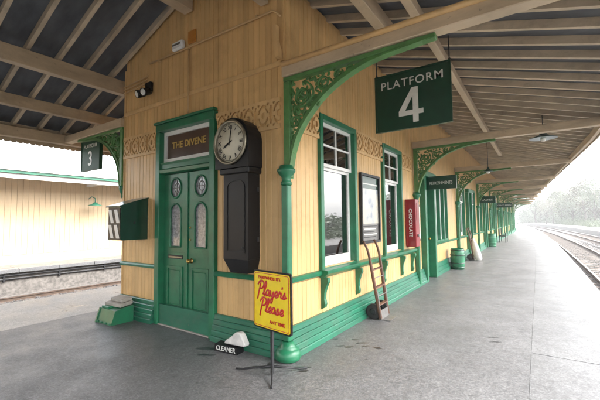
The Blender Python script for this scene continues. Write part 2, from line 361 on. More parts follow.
# ballast stones showing beside the near platform edges
def stones(name, spots):
    ph = (1+5**.5)/2; base = [Vector(p).normalized() for p in ((-1,ph,0),(1,ph,0),(-1,-ph,0),(1,-ph,0),(0,-1,ph),(0,1,ph),(0,-1,-ph),(0,1,-ph),(ph,0,-1),(ph,0,1),(-ph,0,-1),(-ph,0,1))]
    fc = ((0,11,5),(0,5,1),(0,1,7),(0,7,10),(0,10,11),(1,5,9),(5,11,4),(11,10,2),(10,7,6),(7,1,8),(3,9,4),(3,4,2),(3,2,6),(3,6,8),(3,8,9),(4,9,5),(2,4,11),(6,2,10),(8,6,7),(9,8,1))
    V = []; F = []; ru = random.uniform
    for (x, y, z, r) in spots:
        q = (ru(.6,1.2)*r, ru(.6,1.2)*r, ru(.5,.9)*r); k = len(V)
        V += [(x+p.x*q[0]+ru(-.2,.2)*r, y+p.y*q[1]+ru(-.2,.2)*r, z+p.z*q[2]) for p in base]; F += [(a+k,b+k,c+k) for a,b,c in fc]
    me = bpy.data.meshes.new(name); me.from_pydata(V, [], F); me.materials.append(M['ballast'])
    o = bpy.data.objects.new(name, me); COL.objects.link(o); return tag(o, kind='stuff', label='loose grey ballast stones lying between the rails')
sp = []
for _ in range(7000):
    y = 6+34*random.random()**1.5; x = random.uniform(3.5, 9.8)+cR(y); sp.append((x, y, -.905, random.uniform(.025,.05)))
for _ in range(6000):
    y = random.uniform(-3, 9); x = random.uniform(-12.0,-8.5); sp.append((x, y, -.905, random.uniform(.025,.05)))
stones('ballast_stones', sp)
# opposite platform on the left
op = tag(MB().box(-21,-12.25,-40,70,-1.05,-.13).build('opposite_platform', 'brick'), kind='structure')
MB().box(-21,-13.0,-40,70,-.129,0).build('paving', 'slab', op)
y = -12.
while y < 26:
    MB().box(-12.99,-12.1,y+.006,y+1.19,-.1285,.001+random.uniform(-.002,.002),.006).build('coping_stone', 'slab', op); y += 1.2
for z_, x_ in ((-.22,-12.20),(-.33,-12.21)): MB().tube([(x_,-30+i*6,z_+.012*math.sin(i*1.7)) for i in range(15)], .028, 8).build('cable', 'iron', op)
for i in range(24): MB().box(-12.25,-12.17,-12+i*1.6,-11.94+i*1.6,-.40,-.16,.005).build('cable_hanger', 'iron', op)
# right-hand bank beyond the tracks
bank = tag(strip(lambda y: 10.4+cR(y), lambda y: 16+cR(y), -20, 160, -1.04, -.35, 40, 'far_path', 'path'), kind='structure')

# ------------------------------------------------------------------ station building
B = thing('station_building', 'cream boarded station building with green doors, windows and canopy brackets', 'building')
DX0, DX1, DZ = -2.45, -1.14, 2.98
WIN = [(.73, 1.83), (2.95, 4.03)]; WZ0, WZ1 = .865, 2.92
T = .14
def gable(x0, x1, z0, y0, y1, mb):
    xs = sorted({x0, x1} | ({-1.71} if x0 < -1.71 < x1 else set()))
    for a, b in zip(xs, xs[1:]):
        mb.hexa([(a,y0,z0),(b,y0,z0),(b,y1,z0),(a,y1,z0),(a,y0,zr(a)+.085),(b,y0,zr(b)+.085),(b,y1,zr(b)+.085),(a,y1,zr(a)+.085)])
ew = MB()
gable(XW+.02, DX0+.02, 0, .022, T, ew); gable(DX1-.02, -.02, 0, .022, T, ew); gable(DX0+.0205, DX1-.0205, DZ-.02, .022, T, ew)
end_wall = ew.build('end_wall', 'creamflat', B)
sw = MB()
FAR = []                                         # openings further along: (y0, y1, z0, z1, kind)
FAR += [(5.45,6.45,0,2.55,'door'), (6.75,8.35,.865,2.55,'win')]
for b0 in BAYS[2:]:
    FAR += [(b0+.55,b0+1.65,.865,2.75,'win'), (b0+2.0,b0+2.9,0,2.55,'door'), (b0+3.25,b0+4.35,.865,2.75,'win')]
FAR = [f for f in FAR if f[1] < YEND-.3]
ops = [(a,b,WZ0,WZ1,'win') for a, b in WIN]+FAR
ys = .1401; HW = 4.36
for (a,b,z0,z1,k) in ops:
    sw.box(-T,-.022, ys, a+.02, 0, HW); sw.box(-T,-.022,a+.0201,b-.0201,z1-.02,HW)
    if z0 > 0: sw.box(-T,-.022,a+.0201,b-.0201,0,z0+.02)
    ys = b-.02
sw.box(-T,-.022,ys,YEND,0,HW)
side_wall = sw.build('side_wall', 'creamflat', B)
MB().box(XW+.02,XW+.14,.1401,YEND,0,4.15).build('rear_wall', 'creamflat', B)
gb = MB(); gable(XW+.1401, -.1401, 0, YEND-.14, YEND-.02, gb); gb.build('far_end_wall', 'creamflat', B)
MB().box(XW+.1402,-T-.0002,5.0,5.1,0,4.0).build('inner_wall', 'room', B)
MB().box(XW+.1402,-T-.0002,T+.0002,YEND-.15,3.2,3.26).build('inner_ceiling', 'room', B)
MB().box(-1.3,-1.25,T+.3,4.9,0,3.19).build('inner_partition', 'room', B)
# boards, one by one, sharing two meshes
bmsh = MB()
bw = .0915
v = bmsh.prism([(-.5,0),(-.5,-.012),(-.43,-.02),(.43,-.02),(.5,-.012),(.5,0)], 0, 1, 'z')
brd = bmsh.build('board', 'cream', end_wall); bme = brd.data; first = [True]
def board_end(xc, w, z0, z1):
    if z1-z0 < .03: return
    if first[0]: o = brd; first[0] = False
    else: o = link('board', bme, end_wall)
    o.location = (xc, .0218, z0); o.scale = (w, 1, z1-z0)
def board_side(yc, w, z0, z1):
    if z1-z0 < .03: return
    o = link('board', bme, side_wall); o.location = (-.0218, yc, z0); o.scale = (w, 1, z1-z0); o.rotation_euler = (0,0,math.pi/2)
PZ, D0, D1, ST = .325, .80, .865, 3.33
n = 37; wd = (0-XW-.04)/n
for i in range(n):
    x = XW+.02+wd*(i+.5)
    inside = DX0-.01 < x < DX1+.01
    if not inside:
        board_end(x, wd, PZ, D0); board_end(x, wd, D1, ST-.03)
    else: board_end(x, wd, DZ+.001, ST-.03)
    zt = min(zr(x-wd/2), zr(x+wd/2))+.08
    board_end(x, wd, ST+.03, zt)
n = 57; L_ = 5.25; wd = L_/n
for i in range(n):
    y = .03+wd*(i+.5)
    inw = any(a-.03 < y < b+.03 for a, b in WIN)
    board_side(y, wd, PZ, D0-.02)
    if inw: board_side(y, wd, WZ1+.002, 4.29)
    else: board_side(y, wd, D1, 4.29)
# beyond: boards too fine to pick apart, joined
fb = MB(); y = 5.29
while y < YEND:
    yc = y+.046
    hit = [f for f in FAR if f[0]-.03 < yc < f[1]+.03]
    segs = [(PZ, 4.29)]
    if hit: segs = [(hit[0][3]+.03, 4.29)] + ([(PZ, D0)] if hit[0][2] > 0 else [])
    for a, b in segs: fb.box(-.0215, -.002, y+.003, y+.089, a, b)
    y += .092
tag(fb.build('far_boarding', 'cream', side_wall), kind='stuff')
# string course, corner boards
MB().box(XW-.01,.0-.05,-.018,.0015,ST-.03,ST+.03,.006).build('string_course', 'creamflat', B)
MB().box(XW-.012,XW+.03,-.012,.10,PZ,4.1,.004).build('corner_board', 'creamflat', B)
# plinth courses
def plinth_run(P0, P1, nrm, name_parent):
    P0 = Vector((*P0,0)); P1 = Vector((*P1,0)); nv = Vector((*nrm,0))
    lay = [(0,.07,.105),(.07,.135,.088),(.135,.20,.071),(.20,.262,.054),(.262,.325,.036)]
    for k, (z0, z1, o) in enumerate(lay):
        b = MB(); q = []
        for zz, oo in ((z0+.003, o),(z1-.014, o-.004),(z1-.002, o-.014)):
            q += [(P0+nv*-.02, zz), (P1+nv*-.02, zz), (P1+nv*oo, zz), (P0+nv*oo, zz)]
        vs = [b.bm.verts.new((p.x, p.y, z)) for p, z in q]
        for r in (0, 4):
            for j in range(4): b.bm.faces.new((vs[r+j], vs[r+(j+1)%4], vs[r+4+(j+1)%4], vs[r+4+j]))
        b.bm.faces.new(vs[3::-1]); b.bm.faces.new(vs[8:12])
        b.build('plinth_board', 'teal', name_parent)
pl = MB().box(XW,-.02,-.018,.02,.02,.30).build('plinth', 'teal', B)
plinth_run((XW-.0,0), (DX0-.001,0), (0,-1), pl); plinth_run((DX1+.001,0), (.04,0), (0,-1), pl)
pl2 = MB().box(-.021,.016,.02,5.44,.02,.30).build('plinth', 'teal', B)
plinth_run((0,.0), (0,5.44), (1,0), pl2)
ys = 6.46
for f in [f for f in FAR if f[4] == 'door'][1:]+[(YEND,YEND)]:
    b = MB(); [b.box(-.02,o,ys,f[0]-.01,z0,z1) for z0,z1,o in ((0,.1,.1),(.1001,.2,.075),(.2001,.325,.045))]; b.build('plinth', 'teal', B); ys = f[1]+.01
# dado rails
def rail_x(x0, x1): MB().prism([(0.001,D0),(-.035,D0+.004),(-.045,D0+.035),(-.03,D1-.008),(-.012,D1),(.001,D1)], x0, x1, 'x').build('dado_rail', 'green', B)
rail_x(XW-.01, DX0-.001); rail_x(DX1+.001, -.0)
MB().prism([(-.001,D0),(.035,D0+.004),(.045,D0+.035),(.03,D1-.008),(-.001,D1)], -.02, .735, 'y').build('dado_rail', 'green', B)
MB().prism([(-.001,D0-.03),(.05,D0-.03),(.115,D0+.02),(.125,D1-.015),(.115,D1),(-.001,D1+.006)], .70, 4.62, 'y').build('window_shelf', 'green', B)
ys = 6.46
for f in [f for f in FAR if f[4] == 'door'][1:]+[(YEND,YEND)]:
    MB().prism([(-.001,D0),(.035,D0+.004),(.05,D0+.035),(.03,D1-.008),(-.001,D1)], ys, f[0]-.01, 'y').build('dado_rail', 'green', B); ys = f[1]+.01
# timber corbels under the shelf
cp = [(.0,D0-.031),(.10,D0-.031),(.105,.72),(.075,.66),(.05,.58),(.045,.50),(.06,.44),(.045,.39),(.0,.37)]
cme = None
for yc in (.76, 1.78, 2.86, 3.86, 4.55):
    if cme is None: o = MB().prism(cp, -.03, .03, 'y').build('corbel', 'green', B); cme = o.data
    else: o = link('corbel', cme, B)
    o.location = (0, yc, 0)

# sash windows
def sash_window(y0, y1, z0, z1, big=True):
    f = MB(); w = .075
    f.box(-.15,.028,y0,y0+w,z0,z1,.004); f.box(-.15,.028,y1-w,y1,z0,z1,.004); f.box(-.15,.034,y0+w+.0005,y1-w-.0005,z1-w,z1,.004)
    win = f.build('window', 'green', B)
    MB().box(-.15,.012,y0+w+.001,y1-w-.001,z0-.02,z0+.012).build('sill', 'green', win)
    a, b = y0+w+.001, y1-w-.001; t, bt = z1-w-.001, z0+.0125
    mr = bt+(t-bt)*.69 if big else bt+(t-bt)*.5
    s = MB(); sx0, sx1 = -.075, -.04          # upper sash
    s.box(sx0,sx1,a,a+.045,mr,t); s.box(sx0,sx1,b-.045,b,mr,t); s.box(sx0,sx1,a+.0455,b-.0455,t-.05,t); s.box(sx0,sx1+.001,a+.0455,b-.0455,mr,mr+.045)
    s.build('sash', 'white', win)
    cy = (a+b)/2; cz = (mr+.045+t-.05)/2
    MB().box(sx0+.004,sx1-.003,cy-.013,cy+.013,mr+.046,t-.051).build('glazing_bar', 'white', win)
    MB().box(sx0+.006,sx1-.005,a+.046,cy-.0135,cz-.013,cz+.013).build('glazing_bar', 'white', win)
    MB().box(sx0+.006,sx1-.005,cy+.0135,b-.046,cz-.013,cz+.013).build('glazing_bar', 'white', win)
    for (p, q, r_, u) in ((a+.045,cy-.013,mr+.045,cz-.013),(cy+.013,b-.045,mr+.045,cz-.013),(a+.045,cy-.013,cz+.013,t-.05),(cy+.013,b-.045,cz+.013,t-.05)):
        MB().box(-.060,-.056,p,q,r_,u).build('pane', 'glass', win)
    s = MB(); sx0, sx1 = -.115, -.08          # lower sash
    s.box(sx0,sx1,a,a+.05,bt,mr); s.box(sx0,sx1,b-.05,b,bt,mr); s.box(sx0,sx1,a+.0505,b-.0505,bt,bt+.13); s.box(sx0,sx1,a+.0505,b-.0505,mr-.04,mr)
    s.build('sash', 'white', win)
    MB().box(-.1,-.096,a+.05,b-.05,bt+.13,mr-.04).build('pane', 'glass', win)
    return win
for a, b in WIN: sash_window(a, b, WZ0, WZ1)
for (a,b,z0,z1,k) in FAR:
    if k == 'win' and b-a < 1.3: sash_window(a, b, z0, z1)
    elif k == 'win':
        f = MB(); nn = 3; st = (b-a)/nn
        for i in range(nn+1): f.box(-.13,.02,a+i*st-(.05 if i==nn else 0),a+i*st+(.05 if i<nn else 0),z0,z1)
        f.box(-.13,.03,a-.03,b+.03,z1+.0005,z1+.07); f.box(-.13,.012,a+.051,b-.051,z0,z0+.05)
        win = f.build('window', 'green', B)
        for i in range(nn):
            s = MB(); p, q = a+i*st+.051, a+(i+1)*st-.051
            s.box(-.1,-.06,p,p+.05,z0+.051,z1); s.box(-.1,-.06,q-.05,q,z0+.051,z1); s.box(-.1,-.06,p+.0505,q-.0505,z0+.051,z0+.15); s.box(-.1,-.06,p+.0505,q-.0505,z1-.06,z1)
            s.build('casement', 'white', win)
            MB().box(-.083,-.079,p+.05,q-.05,z0+.15,z1-.06).build('pane', 'glass', win)
            c = MB(); m_ = 12; pts = [(-.2+.02*math.sin(j*2.3), p-.04+(q-p+.08)*j/m_) for j in range(m_+1)]
            c.prism([(y_, x_) for x_, y_ in []] or [(x_, y_) for x_, y_ in pts]+[(x_-.004, y_) for x_, y_ in pts[::-1]], z0, z1, 'z'); c.build('curtain', 'white', win)
    else:
        f = MB(); f.box(-.13,.11,a-.0,a+.13,.0,z1,.006); f.box(-.13,.11,b-.13,b,.0,z1,.006); f.box(-.13,.13,a-.04,b+.04,z1+.0005,z1+.14,.008)
        d = f.build('door', 'green', B)
        p, q = a+.1305, b-.1305
        l = MB(); l.box(-.1,-.06,p,q,.02,z1-.01)
        for (u0,u1) in ((.15,.85),): l.sheet([(p+.12,u0),(q-.12,u0),(q-.12,u1),(p+.12,u1)], [(p+.16,u0+.04),(q-.16,u0+.04),(q-.16,u1-.04),(p+.16,u1-.04)], -.0595, -.045, 'x')
        l.build('door_leaf', 'green', d)
        MB().box(-.0592,-.052,p+.13,q-.13,1.05,z1-.25).build('pane', 'glass', d)
        MB().lathe([(.012,0),(.012,.03),(.03,.04),(.03,.06),(.0,.07)], (-.0598,q-.07,1.0), 12, 'x').build('knob', 'brass', d)

# the double door in the end wall
f = MB()
f.box(DX0,DX0+.10,-.045,.12,.0,DZ-.11,.006); f.box(DX1-.10,DX1,-.045,.12,.0,DZ-.11,.006); f.box(DX0-.0,DX1+.0,-.05,.12,DZ-.1095,DZ,.008)
f.box(DX0-.02,DX1+.02,-.075,.0,DZ+.0005,DZ+.035,.005)
door = f.build('door', 'green', B)
ia, ib = DX0+.1005, DX1-.1005
MB().prism([(.02,2.225),(-.035,2.235),(-.04,2.28),(-.015,2.30),(-.015,2.36),(-.03,2.39),(.02,2.40),(.11,2.40),(.11,2.225)], ia, ib, 'x').build('transom', 'green', door)
MB().sheet([(ia,2.401),(ib,2.401),(ib,DZ-.111),(ia,DZ-.111)], [(ia+.055,2.455),(ib-.055,2.455),(ib-.055,DZ-.17),(ia+.055,DZ-.17)], .035, .085, 'y').build('transom_frame', 'white', door)
M['fan'] = mat('fanlight_sign_brown', (.085,.045,.028), .25, .12, 4, coat=.4)
MB().box(ia+.055,ib-.055,.06,.066,2.455,DZ-.17).build('fanlight', M['fan'], door)
text('lettering', 'THE DIVENE', .136, 'gold', door, ((ia+ib)/2-.005,.0585,2.645), FRONT, bold=.003, sx=1.02)
cx = (ia+ib)/2
M['lobby'] = mat('lobby_dark', (.02,.022,.02), .8)
MB().box(ia,ib,.112,.118,.0,2.22).build('door_backing', M['lobby'], door)
for s in (-1, 1):
    x0, x1 = (ia+.002, cx-.003) if s < 0 else (cx+.003, ib-.002)
    mid = (x0+x1)/2; hw = (x1-x0)/2
    N = 24
    l = MB(); yf, yb = .055, .10
    # leaf as plate with an oval and an arched opening: build as stacked frames
    def rect_ring(zc0, zc1, inner):
        outer = []
        n_ = len(inner)
        cz_ = (zc0+zc1)/2
        for (u, w) in inner:
            dx, dz = u-mid, w-cz_
            k = min(hw/abs(dx) if abs(dx) > 1e-6 else 1e9, ((zc1-zc0)/2)/abs(dz) if abs(dz) > 1e-6 else 1e9)
            outer.append((mid+dx*k, cz_+dz*k))
        inner = list(inner)
        for (qx, qz) in ((x0,zc0),(x1,zc0),(x1,zc1),(x0,zc1)):
            for i_ in range(len(outer)):
                a_, b_ = outer[i_], outer[(i_+1)%len(outer)]
                onx = lambda p: abs(p[0]-qx) < 1e-6
                onz = lambda p: abs(p[1]-qz) < 1e-6
                if (onx(a_) and onz(b_) or onz(a_) and onx(b_)) and a_ != (qx,qz) and b_ != (qx,qz):
                    outer.insert(i_+1, (qx,qz)); inner.insert(i_+1, ((inner[i_][0]+inner[(i_+1)%len(inner)][0])/2, (inner[i_][1]+inner[(i_+1)%len(inner)][1])/2)); break
        l.sheet(outer, inner, yf, yb, 'y')
    def corners_fix(inner, zc0, zc1):
        return inner
    ov = [(mid+.125*math.cos(2*math.pi*i/32+math.pi/4*0), 2.005+.145*math.sin(2*math.pi*i/32)) for i in range(32)]
    sq = 32
    rect_ring(1.825, 2.215, ov)
    for (cx_, cz_) in ((x0,1.825),(x1,1.825),(x0,2.215),(x1,2.215)): pass
    aw = .125
    ar = [(mid-aw,1.14),(mid-aw*.5,1.14),(mid,1.14),(mid+aw*.5,1.14),(mid+aw,1.14),(mid+aw,1.3),(mid+aw,1.45),(mid+aw,1.64)] + arc(mid,1.64,aw,0,math.pi,12,.13)[1:] + [(mid-aw,1.45),(mid-aw,1.3)]
    rect_ring(1.06, 1.8245, ar)
    l.box(x0,x1,yf,yb,.02,1.0595)
    leaf = l.build('door_leaf', 'green', door)
    # solid corner fillets behind the ring so no gaps stay open, mouldings
    mo = MB()
    mo.tube([(u, yf-.004, w) for u, w in ov+[ov[0]]], .014, 6, False)
    mo.tube([(u, yf-.004, w) for u, w in ar+[ar[0]]], .014, 6, False)
    p0, p1 = x0+.095, x1-.095
    mo.sheet([(p0,.27),(p1,.27),(p1,.86),(p0,.86)], [(p0+.03,.30),(p1-.03,.30),(p1-.03,.83),(p0+.03,.83)], yf-.018, yf-.0003, 'y')
    mo.box(p0+.055,p1-.055,yf-.012,yf-.0004,.325,.805,.006)
    mo.prism([(yf-.0003,.03),(yf-.03,.03),(yf-.03,.07),(yf-.012,.11),(yf-.0003,.11)], x0+.01, x1-.01, 'x')
    mo.build('moulding', 'green', door)
    MB().prism([(u, w) for u, w in ov], .074, .078, 'y').build('pane', 'etched', door)
    MB().prism(ar, .0741, .0781, 'y').build('pane', 'etched', door)
    mo = MB(); zf = lambda c: c
    mo.tube([(mid, .072, 2.12), (mid, .072, 1.89)], .006, 6); mo.tube([(mid-.11,.0722,2.005),(mid+.11,.0722,2.005)], .006, 6); mo.tube([(mid+.06*math.cos(a*.5236), .0715, 2.005+.07*math.sin(a*.5236)) for a in range(13)], .006, 6, False)
    mo.build('leaded_tracery', 'steel', door)
MB().box(cx-.016,cx+.016,.036,.0545,.03,2.21,.004).build('astragal', 'green', door)
MB().box(ia+.11,cx-.1,.047,.0546,.965,1.02,.003).build('letter_box', 'iron', door)
MB().box(ia+.13,cx-.12,.043,.0468,.98,1.005,.002).build('letter_flap', 'chrome', door)
MB().lathe([(.0,-.075),(.02,-.073),(.032,-.06),(.03,-.045),(.012,-.035),(.012,-.012),(.035,-.008),(.035,0)], (cx+.09,.0546,.955), 16, 'y').build('knob', 'brass', door)
for zz in (1.25,1.42): MB().lathe([(.0,-.012),(.014,-.011),(.016,0)], (cx+.06,.0546,zz), 12, 'y').build('lock_escutcheon', 'brass', door)
MB().box(DX0+.101,DX1-.101,-.04,.1,.002,.019,.003).build('threshold', 'stone', door)

# pierced fretwork friezes (real holes, cell by cell)
def fret_mask(u, v):       # u along, v 0..1 height; metres; True = solid
    per = .235; H = .36
    z = v*H
    if z < .03 or z > H-.03: return True
    q = (u % per)-per/2; zc = z-H/2
    d = math.hypot(q*1.0, zc*.62)
    if .058 < d < .082 and abs(zc) > .025: return False             # ring of two crescents
    if math.hypot(q, zc*.75) < .03: return False                     # centre eye
    e = min(abs(q-per/2), abs(q+per/2))
    if e < .011+.02*math.cos(abs(zc)/.11*math.pi/2) and abs(zc) < .11: return False   # lens between
    if math.hypot(e-.045, abs(zc)-.128) < .018: return False
    return True
def fret(length, name='frieze'):
    c = .0075; nu = int(length/c); nv = int(.36/c); b = MB(); sol = [[fret_mask((i+.5)*c, (j+.5)/nv) for j in range(nv)] for i in range(nu)]
    vt = {}
    def V(i, j, k):
        if (i,j,k) not in vt: vt[(i,j,k)] = b.bm.verts.new((i*c, -.022 if k else 0, j*c))
        return vt[(i,j,k)]
    ok = lambda i, j: 0 <= i < nu and 0 <= j < nv and sol[i][j]
    for i in range(nu):
        for j in range(nv):
            if not sol[i][j]: continue
            b.bm.faces.new((V(i,j,1),V(i+1,j,1),V(i+1,j+1,1),V(i,j+1,1)))
            if not ok(i-1,j): b.bm.faces.new((V(i,j,0),V(i,j,1),V(i,j+1,1),V(i,j+1,0)))
            if not ok(i+1,j): b.bm.faces.new((V(i+1,j,1),V(i+1,j,0),V(i+1,j+1,0),V(i+1,j+1,1)))
            if not ok(i,j-1): b.bm.faces.new((V(i,j,0),V(i+1,j,0),V(i+1,j,1),V(i,j,1)))
            if not ok(i,j+1): b.bm.faces.new((V(i,j+1,1),V(i+1,j+1,1),V(i+1,j+1,0),V(i,j+1,0)))
    return b
o = fret(DX0-.005-XW-.0).build('frieze', 'creamflat', B); o.location = (XW, -.0, 2.57)
o = fret(-.06-DX1-.005).build('frieze', 'creamflat', B); o.location = (DX1+.005, -.0, 2.57)
for a, b_ in ((.06,.72),(1.84,2.94),(4.04,4.78)):
    o = fret(b_-a).build('frieze', 'creamflat', B); o.rotation_euler = (0,0,math.pi/2); o.location = (0.0, a, 2.57)

# ---- roof
def roofsheet(y0, y1, n):
    b = MB(); rows = []
    for i in range(n+1):
        y = y0+(y1-y0)*i/n; e = eave(y); xs = (-5.80, -1.71, e)
        rows.append([b.bm.verts.new((x, y, zr(x)+.10+t)) for t in (0,.06) for x in xs])
    for p, q in zip(rows, rows[1:]):
        for k in range(2): b.bm.faces.new((p[k],p[k+1],q[k+1],q[k])); b.bm.faces.new((p[k+3],p[k+4],q[k+4],q[k+3]))
        b.bm.faces.new((p[0],p[3],q[3],q[0])); b.bm.faces.new((p[2],p[5],q[5],q[2]))
    for r in (rows[0], rows[-1]):
        for k in range(2): b.bm.faces.new((r[k],r[k+1],r[k+4],r[k+3]))
    return b.build('roof', 'deck', B)
RY0 = -20.0  # roof lengthened unseen behind the camera to darken the upper end wall
roof = roofsheet(RY0, YEND, 42)
def rafter(xa, xb, y):
    b = MB(); w = .027
    b.hexa([(xa,y-w,zr(xa)),(xb,y-w,zr(xb)),(xb,y+w,zr(xb)),(xa,y+w,zr(xa)),(xa,y-w,zr(xa)+.099),(xb,y-w,zr(xb)+.099),(xb,y+w,zr(xb)+.099),(xa,y+w,zr(xa)+.099)])
    b.build('rafter', 'rafter', roof)
y = 1.46-.42*51
while y < YEND-.2:
    if y > RY0: rafter(-1.66, eave(y)-.02, y)
    y += .42
y = -.065-.41*48
while y < 6: rafter(-5.78, -1.76, y); y += .41
MB().box(-1.80,-1.62,RY0+.1,-.02,4.52,4.84,.008).build('ridge_beam', 'trim', roof)
def purlin(x, w, h, y0, y1, m='trim'):
    t = min(zr(x-w/2), zr(x+w/2))-.001; MB().box(x-w/2,x+w/2,y0,y1,t-h,t,.006).build('purlin', m, roof)
purlin(.83,.12,.20,RY0+.2,1.30); purlin(1.285,.095,.13,RY0+.2,11.3); purlin(-.28,.12,.26,RY0+.2,-.02)
purlin(-3.75,.13,.24,RY0+.2,6); purlin(-4.80,.12,.19,RY0+.2,8)
MB().box(-5.74,-5.60,RY0+.1,YEND-2,3.115,3.315,.008).build('eave_beam', 'trim', roof)
# tie beams over the brackets
for k, yb in enumerate(BAYS):
    xe = eave(yb)-.06
    MB().box(-.0,xe,yb-.07,yb+.07,3.13,3.275,.008).build('tie_beam', 'trim', roof)
    if k == 0: MB().tube([(.02,yb-.085,3.262),(xe-.02,yb-.085,3.262)], .028, 10).build('beam_moulding', 'creamflat', roof)
for yb in (0., 4.9):
    MB().box(-5.60,XW-.013,yb-.07+.001,yb+.07,3.135,3.28,.008).build('tie_beam', 'trim', roof)
for yb in (-4.9,-9.8,-14.7):
    MB().box(-5.59,eave(0)-.06,yb-.09,yb+.09,3.135,3.33,.01).build('tie_beam', 'trim', roof)
# right-hand fascia, gutter
fp = [(eave(y_), y_) for y_ in [RY0+i*(YEND-RY0)/30 for i in range(31)]]
strip(lambda y: eave(y)-.001+.002, lambda y: eave(y)+.027, RY0, YEND, lambda y: zr(eave(y))-.14, lambda y: zr(eave(y))+.16, 30, 'fascia', 'trim', roof)
MB().tube([(x+.085, y_, zr(x)+.05) for x, y_ in fp], .055, 10).build('gutter', 'trim', roof)
strip(lambda y: eave(y)-.10, lambda y: eave(y)-.04, RY0, YEND, lambda y: zr(eave(y))-.15, lambda y: zr(eave(y))-.012, 30, 'eave_beam', 'trim', roof)
# left valance of rounded boards
vp = [(-.05,.0),(-.05,-.25)]+[(x_, z_) for x_, z_ in arc(0,-.25,.05,math.pi,2*math.pi,8,.028)][1:]+[(.05,.0)]
vme = None; y = -4.
while y < 5.2:
    if vme is None: o = MB().prism(vp, -.011, .011, 'x').build('valance_board', 'trim', roof); vme = o.data
    else: o = link('valance_board', vme, roof)
    o.location = (-5.83, y, 3.33); y += .102
MB().box(-5.86,-5.806,RY0,YEND-2,3.3305,3.42,.006).build('fascia', 'trim', roof)

# ---- columns and cast brackets
PROF = [(.075,1.98),(.09,2.12),(.13,2.29),(.21,2.48),(.36,2.67),(.56,2.845),(.84,2.985),(1.14,3.06),(1.62,3.10)]
def bracket(x0, sgn, y, lift=0., drop=False):
    P = spline(PROF, 6); P = [(p.x, p.y) for p in P]
    X = lambda u: x0+sgn*u
    b = MB()
    # arch rib with thickness
    inn = P; out = []
    for i, (u, w) in enumerate(P):
        a = P[max(i-1,0)]; c = P[min(i+1,len(P)-1)]; t = Vector((c[0]-a[0], c[1]-a[1])).normalized(); out.append((u-t.y*.042, min(w+t.x*.042, 3.128)))
    def band(A, Bp, y0, y1):
        va = [[b.bm.verts.new((X(u), yy, w+lift)) for (u, w) in A] for yy in (y0,y1)]; vb = [[b.bm.verts.new((X(u), yy, w+lift)) for (u, w) in Bp] for yy in (y0,y1)]
        for i in range(len(A)-1):
            for q in ((va[0][i],va[0][i+1],vb[0][i+1],vb[0][i]),(va[1][i],va[1][i+1],vb[1][i+1],vb[1][i]),(va[0][i],va[0][i+1],va[1][i+1],va[1][i]),(vb[0][i],vb[0][i+1],vb[1][i+1],vb[1][i])): b.bm.faces.new(q)
    band(inn, out, y-.03, y+.03)
    bits = [(u+.0, w-.012) for u, w in inn]; band(inn, bits, y-.045, y+.045)
    br = b.build('bracket', 'brgreen', B)
    b = MB(); lo, hi = sorted((X(.0), X(.085))); b.box(lo,hi,y-.035,y+.035,1.98+lift,3.08+lift,.006)
    lo, hi = sorted((X(.0), X(1.66))); b.box(lo,hi,y-.04,y+.04,3.082+lift,3.128+lift,.006)
    b.build('rail', 'brgreen', br)
    # scrolls
    sc = MB(); rnd = random.Random(3)
    def inside(u, w):
        if u < .075 or w > 3.06: return False
        for (p, q) in zip(out, out[1:]):
            if p[0] <= u <= q[0]:
                zz = p[1]+(q[1]-p[1])*(u-p[0])/max(1e-6,q[0]-p[0]); return w > zz+.012
        return False
    def spiral(cu, cw, r, turns, dirn, a0, th=.012):
        pts = []
        for i in range(int(turns*18)+1):
            t = i/(turns*18); a = a0+dirn*t*turns*2*math.pi; rr = r*(1-.82*t)
            pts.append((X(cu+rr*math.cos(a)), y, cw+rr*math.sin(a)+lift))
        sc.tube(pts, [th*(1-.45*i/len(pts)) for i in range(len(pts))], 6, True, (1,2.2,1))
        p = pts[-1]; sc.lathe([(.0,-.018),(.014,-.012),(.018,0),(.014,.012),(.0,.018)], p, 8, 'y')
    main = [(.245,2.88,.155),(.255,2.88,.10),(.14,2.60,.075),(.125,2.42,.048),(.52,2.965,.085),(.70,3.005,.058),(.83,3.03,.042),(.40,2.79,.075),(.30,2.66,.05),(.17,2.72,.055),(.105,2.28,.028)]
    for i, (cu, cw, r) in enumerate(main):
        d = 1 if i % 2 else -1
        spiral(cu, cw, r, 1.6, d, rnd.uniform(0,6.28)); 
        if r > .05: spiral(cu, cw, r*.92, 1.2, -d, rnd.uniform(0,6.28), .010)
    # leaves: small petals around each scroll
    for _ in range(700):
        u = rnd.uniform(.07,1.2); w = rnd.uniform(2.1,3.06)
        if not inside(u, w): continue
        a = rnd.uniform(0,6.28); l_ = rnd.uniform(.03,.06)
        d = Vector((math.cos(a), math.sin(a)))
        pts = [(X(u+d.x*l_*k), y+.012*math.sin(k*3), w+d.y*l_*k+lift) for k in (0,.33,.66,1)]
        sc.tube(pts, [.005,.014,.013,.003], 5, True, (1,1.2,1))
    tag(sc.build('scrollwork', 'brgreen', br), kind='stuff')
    if drop:
        zs = .88; br.scale = (1,1,zs); br.location.z = 3.128*(1-zs)
        MB().lathe([(.0,1.74),(.012,1.76),(.014,1.82),(.035,1.87),(.05,1.93),(.045,1.975),(.03,2.0),(.03,2.02)], (X(.045), y, lift), 14).build('pendant', 'green', br)
